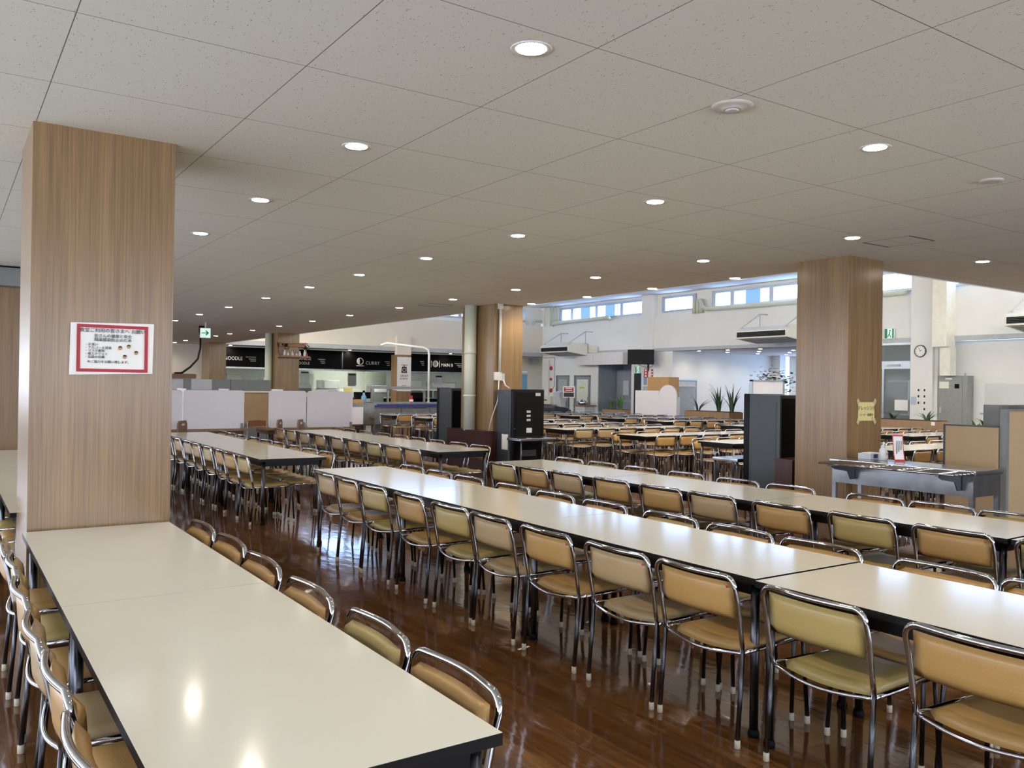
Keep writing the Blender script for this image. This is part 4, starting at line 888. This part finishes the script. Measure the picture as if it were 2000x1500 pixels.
# banner
bn = thing('hanging_banner', 'white hanging banner reading GRAM BUFFET on the serving side column', 'banner', (15.13, 30.57, 0))
MB().box(0, .62, 0, .012, 1.28, 2.66).build('cloth', 'swhite', bn)
bg = MB().prism([(.18, 2.02), (.44, 2.02), (.41, 2.27), (.21, 2.27)], -.006, 0, 'y').box(.17, .45, -.006, 0, 2.33, 2.35).box(.295, .325, -.006, 0, 2.27, 2.33); bg.build('scale_mark', 'ink', bn)
rg = MB(); ring(rg, .31, 2.14, .075, .014); rg.build('dial_mark', 'swhite', bn)
text('GRAM', .13, (.31, -.003, 1.90), FACE_NY, 'ink', bn); text('BUFFET', .11, (.31, -.003, 1.78), FACE_NY, 'ink', bn)
for z, w_ in ((1.5, .2), (1.42, .45), (1.34, .25)): MB().box(.31 - w_ / 2, .31 + w_ / 2, -.003, 0, z, z + .02).build('print_line', 'ink', bn)
# kitchen counter front and kit inside
struct(MB().box(9, 14.83, YB, YB + .12, 0, .95).box(15.76, 21, YB, YB + .12, 0, .95).build('wall_back.004', 'mblack'))
o = MB().box(9.1, 14.83, 32.4, 33.2, .951, 1.0).box(15.8, 20.9, 32.4, 33.2, .951, 1.0).build('serving_worktop', 'stain'); tag(o, 'long stainless worktop below the menu boards', 'worktop')
kg = MB()
for x0, x1 in ((9.1, 14.83), (15.8, 20.9)): kg.box(x0, x1, YB - .02, YB - .01, 1.35, 2.1)
o = kg.build('sneeze_guard', 'acry'); tag(o, 'glass sneeze guard between worktop and menu boards', 'screen')
for i, (x0, x1, z0, z1, mn) in enumerate(((9.3, 10.4, 1.0, 1.9, 'lgrey'), (11.2, 12.0, 1.1, 1.75, 'stain'), (12.3, 13.4, 1.55, 1.95, 'kit'), (13.8, 14.6, 1.0, 1.7, 'pale'), (16.2, 17.0, 1.0, 1.55, 'stain'), (17.6, 18.8, 1.2, 1.8, 'lgrey'), (19.3, 20.6, 1.0, 1.7, 'stain'))):
    o = MB().box(x0, x1, 35.2, 35.9, z0 * 0, z1, 0, .02).build('kitchen_unit', mn); tag(o, f'steel kitchen unit, {ORD[i]} from the left behind the serving glass', 'kitchen unit', 'kitchen units behind the glass')
    MB().box(x0 + .1, x1 - .1, 35.18, 35.2, z1 - .35, z1 - .06).build('door', 'paper', o); MB().box(x0 + .05, x1 - .1, 35.17, 35.2, z1 - .8, z1 - .45).build('drawer', 'grey', o)
hd = MB().prism([(33.9, 2.35), (35.6, 2.2), (35.6, 2.75), (34.4, 2.75)], 9.4, 14.2, 'x').prism([(33.9, 2.35), (35.6, 2.2), (35.6, 2.75), (34.4, 2.75)], 16.2, 20.6, 'x').build('extractor_hood', 'stain'); tag(hd, 'steel extractor hood inside the kitchen', 'hood')
for i, (x, z) in enumerate(((12.0, 1.75), (14.05, 1.7), (18.2, 1.7))):
    o = MB().box(x, x + .38, 32.98, 32.99, z - .25, z + .3).box(x + .03, x + .35, 32.975, 32.98, z + .2, z + .27, 1).build('menu_sheet', ['pale', 'ink']); tag(o, ('left', 'middle', 'right')[i] + ' of three grey menu sheets taped to the serving glass', 'notice', 'menu sheets on the glass')
for i, (x, mn) in enumerate(((14.5, 'mblack'), (17.0, 'mblack'), (19.9, 'bluep'))):
    o = MB().box(x - .35, x + .3, 32.25, 32.6, .95 if i < 2 else 1.0, 1.22, 0, .02).build('tray_box', mn); tag(o, ('black tray box left of the wood serving column', 'black tray box right of the wood serving column', 'blue tray box at the right of the serving line')[i], 'box')
# free standing stainless serving line with blue band
sl = thing('buffet_counter', 'long stainless buffet counter with blue band and raised shelf', 'counter', (11.1, 24.0, 0))
MB().box(0, 3.0, 0, .8, .93, .98, 0).build('worktop', 'stain', sl); MB().box(0, 3.0, -.015, 0, .83, .93).build('blue_band', 'blue', sl); MB().box(0, 3.0, -.03, 0, .80, .83).build('rail', 'chrome', sl)
MB().box(.02, 2.98, .05, .78, .3, .8).build('body', 'stain', sl); MB().box(0, 2.8, .1, .5, 1.40, 1.49).build('upper_shelf', 'grey', sl)
for x in (.05, .6, 1.9, 2.75): MB().box(x - .03, x + .03, .25, .31, .98, 1.4).build('shelf_post', 'stain', sl)
for x in (.04, 1.0, 2.0, 2.96):
    for y in (.05, .75): MB().box(x - .025, x + .025, y - .025, y + .025, 0, .93).build('leg', 'stain', sl)
MB().box(.7, 2.7, .12, .48, 1.37, 1.395).build('lamp_strip', 'swhite', sl)
o = MB().tube([(12.97, 23.93, .985), (12.97, 23.93, 2.55), (12.93, 23.93, 2.68), (12.8, 23.97, 2.74), (11.7, 24.4, 2.86), (11.6, 24.6, 2.8)], .035, 0, 8).build('pipe_frame', 'swhite'); tag(o, 'bent white pipe frame rising over the buffet counter', 'pipe')
MB().lathe([(.06, 0), (.06, .02)], (12.97, 23.93, .981), seg=12).build('base_flange', 'swhite', o)
o = thing('card_stand', 'red topped card stand on the buffet counter', 'sign', (12.42, 24.05, .98)); MB().box(-.04, .04, 0, .03, 0, .22).build('post', 'red', o); MB().box(-.06, .06, -.01, .04, .03, .1).build('card', 'swhite', o)
cart = thing('steel_cabinet', 'stainless cabinet with pale doors left of the buffet counter', 'cabinet', (9.3, 21.9, 0))
MB().box(0, .85, 0, .7, .38, .95).box(-.05, .9, -.03, .73, .95, 1.0).build('body', 'stain', cart); MB().box(.03, .5, -.015, 0, .42, .9).build('door', 'panel', cart); MB().box(.53, .82, -.015, 0, .42, .9).build('door', 'stain', cart)
for x in (.05, .8):
    for y in (.06, .64): MB().tube([(x, y, 0), (x, y, .38)], .02, 0, 8).build('leg', 'steel', cart)
o = thing('menu_stand', 'yellow printed card stand on the stainless cabinet', 'sign', (9.28, 22.05, 1.0)); MB().box(0, .26, 0, .03, .12, .44).build('card', 'yell', o); MB().box(.05, .21, .0, .03, 0, .12).build('foot', 'ink', o); MB().box(.03, .2, -.006, 0, .25, .4).build('print', 'ylab', o)
o = MB().lathe([(.06, 0), (.07, .02), (.07, .18), (.03, .25), (.03, .3)], (9.95, 22.2, 1.0), seg=12).build('sauce_bottle', 'bluep'); tag(o, 'blue bottle beside the yellow card stand', 'bottle'); MB().lathe([(.035, 0), (.035, .06)], (9.95, 22.2, 1.3), seg=12).build('cap', 'mblack', o)
o = MB().box(9.55, 9.85, 22.0, 22.25, 1.0, 1.11).build('napkin_box', 'card'); tag(o, 'small patterned carton between the card stand and the blue bottle', 'carton')
# display shelf on the far column
ds = thing('display_shelf', 'small wooden shelf with white ornaments on the far wood column', 'shelf', (7.86, 23.25, 2.27))
MB().box(-.12, .78, -.28, 0, 0, .04).build('shelf_board', 'orange', ds)
for x in (-.08, .02): pass
MB().prism([(-.26, .0), (-.2, 0), (0, .42), (0, .3)], -.1, -.07, 'x').build('bracket', 'orange', ds); MB().prism([(-.26, 0), (-.2, 0), (0, .42), (0, .3)], .70, .73, 'x').build('bracket', 'orange', ds)
MB().box(-.05, .72, -.1, -.07, .3, .4).build('rail', 'orange', ds)
MB().box(-.08, .74, -.2, -.18, .38, .41).build('rail', 'orange', ds)
for i, (x, h) in enumerate(((.08, .16), (.18, .10), (.30, .13), (.42, .08), (.52, .14), (.66, .18))):
    o = MB().lathe([(.03, 0), (.038, .02), (.03, h * .6), (.014, h * .8), (.02, h)], (7.86 + x, 23.1, 2.31), seg=10).build('ornament', 'swhite'); tag(o, f'white ornament on the column shelf, {ORD[i]} from the left', 'ornament', 'ornaments on the column shelf')
for i, x in enumerate((.1, .72)):
    m_ = MB()
    for j in range(26):
        a = random.uniform(0, 2 * pi); p = Vector((7.86 + x + random.gauss(0, .05), 23.12 + random.gauss(0, .03), 2.56 + random.gauss(0, .06))); d_ = Vector((cos(a), .3, sin(a))) * .06
        m_.add([p, p + d_ * .5 + Vector((.02, 0, 0)), p + d_, p + d_ * .5 - Vector((.02, 0, 0))], [(0, 1, 2, 3)])
    o = m_.build('hanging_greenery', 'mblack', normals=False); tag(o, ('left', 'right')[i] + ' dark bunch of leaves on the column shelf', 'greenery', 'greenery on the column shelf')
o = MB().tube([(7.7, 23.75, 0), (7.7, 23.75, HC)], .1, 0, 16).build('drainpipe', 'pipe'); tag(o, 'cream vertical drainpipe beside the shelf column', 'pipe')

# ------------------------------------------------------------------ divider boards on tables at the back left
def divider_table(x0, x1, y, label):
    t_ = thing('counter_table', label, 'table', (x0, y, 0)); w_ = x1 - x0
    MB().box(0, w_, -.1, .75, .66, .70).build('tabletop', 'wood2', t_); MB().box(.05, w_ - .05, .0, .7, .58, .66).build('apron', 'brown', t_)
    for x in (.08, w_ / 2, w_ - .08):
        for yy in (0, .68): MB().tube([(x, yy, 0), (x, yy, .58)], .02, 0, 8).build('leg', 'steel', t_)
divider_table(2.6, 4.65, 15.55, 'low brown table carrying the left white divider boards')
divider_table(5.0, 6.75, 15.55, 'low brown table carrying the right white divider boards')
def rr(x0, x1, z0, z1, r):
    p = []
    for cx, cz, a0 in ((x1 - r, z0 + r, -pi / 2), (x1 - r, z1 - r, 0), (x0 + r, z1 - r, pi / 2), (x0 + r, z0 + r, pi)):
        p += [(cx + r * cos(a0 + pi / 2 * k / 4), cz + r * sin(a0 + pi / 2 * k / 4)) for k in range(5)]
    return p
for i, (x0, x1, lab) in enumerate(((2.75, 3.5, 'white round cornered divider board half hidden by the left column'), (3.52, 4.58, 'white round cornered divider board left of the tan panel'), (5.03, 5.75, 'white divider board just right of the tan panel'), (5.77, 6.70, 'white round cornered divider board next to the steel cabinet'))):
    o = MB().prism(rr(x0, x1, .705, 1.395, .05), 15.46 + .01 * (i % 2), 15.475 + .01 * (i % 2), 'y').build('divider_board', 'panel'); tag(o, lab, 'divider', 'white divider boards')
    MB().box(x1 - .06, x1 - .03, 15.42, 15.52, .70, .8).build('foot_clip', 'grey', o)
for i, x in enumerate((3.56, 4.3, 5.3, 6.2)):
    o = MB().prism([(15.5, .705), (16.15, .705), (16.15, 1.42), (15.5, 1.42)], x, x + .012, 'x').build('divider_board', 'panel'); tag(o, f'white cross divider board standing end on, {ORD[i]} from the left', 'divider', 'cross divider boards')
o = MB().box(4.5, 5.75, 17.0, 17.04, .76, 1.34).box(4.5, 5.75, 16.98, 17.06, 1.34, 1.37, 1).box(4.5, 5.75, 16.9, 17.3, .72, .76).build('pinboard', ['tan', 'kit']); tag(o, 'tan pinboard panel between the white divider boards', 'board')
MB().box(4.6, 4.64, 17.0, 17.04, 0, .72).box(5.6, 5.64, 17.0, 17.04, 0, .72).build('leg', 'steel', o)
# grey low cabinets with papers
o = MB().box(3.3, 5.9, 18.0, 18.5, 0, 1.60).build('low_cabinet', 'grey'); tag(o, 'long grey cabinet behind the white divider boards', 'cabinet')
MB().box(3.4, 4.08, 17.985, 18.0, 1.38, 1.595).build('notice', 'pale', o); MB().box(4.24, 4.65, 17.985, 18.0, 1.38, 1.595).build('notice', 'pale', o); MB().box(5.03, 5.04, 17.99, 18.0, 1.3, 1.6).build('door_gap', 'dgrey', o)
o = MB().prism(rr(3.5, 4.33, 1.605, 1.70, .03), 17.95, 18.4, 'y').build('equipment_tray', 'brown'); tag(o, 'brown tray on the grey cabinet where the ceiling cable ends', 'tray')
cb = MB().tube([(5.32, 21.6, 2.72), (5.22, 21.3, 2.6), (5.05, 20.6, 2.35), (4.75, 19.6, 2.05), (4.4, 18.8, 1.85), (4.1, 18.2, 1.72), (3.95, 18.15, 1.71)], .022, 0, 6).build('power_cable', 'mblack'); tag(cb, 'black cable hanging from the ceiling to the brown tray', 'cable')
MB().lathe([(.05, 0), (.07, .08), (.07, .23)], (5.33, 21.65, 2.7), seg=12).build('ceiling_rose', 'mblack', cb)
# moulded chairs with hand slots, at the divider tables
def shell_chair(mname, slot=True, brown=True):
    m_ = []
    t_ = thing('moulded_chair', 'x', 'chair')
    def bk(u, v): return (-.2 + .4 * u, -.02 - .09 * v * v, .43 + .45 * v)
    bm_ = MB(); w_ = .2
    bm_.prism([(-w_, .42), (w_, .42), (w_, .82), (w_ - .05, .88), (-w_ + .05, .88), (-w_, .82)], -.03, 0, 'y'); bm_.build('backrest', mname, t_)
    if slot: MB().box(-.06, .06, -.035, .002, .80, .83).build('hand_slot', 'swhite', t_)
    MB().box(-.2, .2, -.02, .4, .40, .44, 0, .015).build('seat', mname, t_)
    for x in (-.18, .18):
        for y in (0, .36): MB().tube([(x, y, .4), (x * 1.1, y * 1.08 - .01, 0)], .012, 0, 6).build('leg', 'steel', t_)
    return t_
sc_ = shell_chair('brown')
spots = [(5.02, 14.95, .25, 'left of two'), (5.34, 14.93, .2, 'right of two')]
sc_.rotation_euler = (0, 0, 1.05); sc_.location = (5.05, 14.95, 0); sc_['label'] = 'brown moulded chair with a hand slot, left one by the right divider table'; sc_['group'] = 'brown moulded chairs'
dup(sc_, (5.42, 14.9, 0), 1.0, 'brown moulded chair with a hand slot, right one by the right divider table', 'brown moulded chairs')
dup(sc_, (3.36, 14.9, 0), 1.0, 'brown moulded chair with a hand slot, beside the left wood column', 'brown moulded chairs')
oc = thing('wooden_chair', 'x', 'chair', (4.95, 15.9, 0))
MB().prism([(-.17, .72), (.17, .72), (.17, .82), (0, .835), (-.17, .82)], -.02, 0, 'y').build('backrest', 'orange', oc); MB().box(-.18, .18, -.02, .36, .41, .435, 0, .008).build('seat', 'orange', oc)
for x in (-.18, .18): MB().tube([(x, -.02, 0), (x, .0, .42), (x, -.01, .8)], .012, 0, 8).tube([(x, .36, 0), (x, .34, .42)], .012, 0, 8).build('leg', 'lgrey', oc)
oc['label'] = 'orange wooden backed chair below the tan pinboard'

# ------------------------------------------------------------------ ceiling fittings
o = MB().lathe([(.045, -.022), (.05, -.02), (.055, -.014), (.085, -.012), (.10, -.008), (.103, 0)], (0, 0, 0), seg=28).build('smoke_detector', 'detc', None, (3.237, 2.863, HC)); tag(o, 'round smoke detector on the ceiling at upper right', 'detector')
MB().lathe([(.026, -.027), (.034, -.022)], seg=20).build('sensor', 'pale', o)
o = MB().lathe([(.05, -.015), (.07, -.01), (.075, 0)], seg=24).build('smoke_detector', 'detc', None, (5.733, 2.845, HC)); tag(o, 'flat round detector near the right edge of the ceiling', 'detector')
def hatch(x0, x1, y0, y1, label):
    m_ = MB()
    for a in ((x0, x1, y0, y0 + .012), (x0, x1, y1 - .012, y1)): m_.box(a[0], a[1], a[2], a[3], HC - .003, HC, 0)
    for a in ((x0, x0 + .006, y0, y1), (x1 - .006, x1, y0, y1)): m_.box(a[0], a[1], a[2], a[3], HC - .003, HC, 1)
    o = m_.build('ceiling_hatch', ['dark', 'grey']); tag(o, label, 'hatch')
hatch(7.2, 7.62, 4.28, 4.75, 'square ceiling hatch with dark edges above the right column')
hatch(6.95, 7.42, 12.8, 13.27, 'square ceiling hatch near the middle column')
o = MB().lathe([(.25, -.03), (.4, 0)], (19.0, 24.3, HH), seg=20).build('air_vent', 'pale'); tag(o, 'round air vent in the high ceiling', 'vent')
# tape marks on the floor
for i, (x, y, a) in enumerate(((2.86, 4.06, .2), (3.56, 4.3, .4), (4.2, 2.6, .9))):
    o = MB().box(-.045, .045, -.008, .008, .0005, .002).build('floor_tape', 'paper', None, (x, y, 0), a); tag(o, ('white floor tape mark by the third table leg pair', 'white floor tape mark under the near right-hand row', 'white floor tape mark between the two right-hand rows')[i], 'tape')
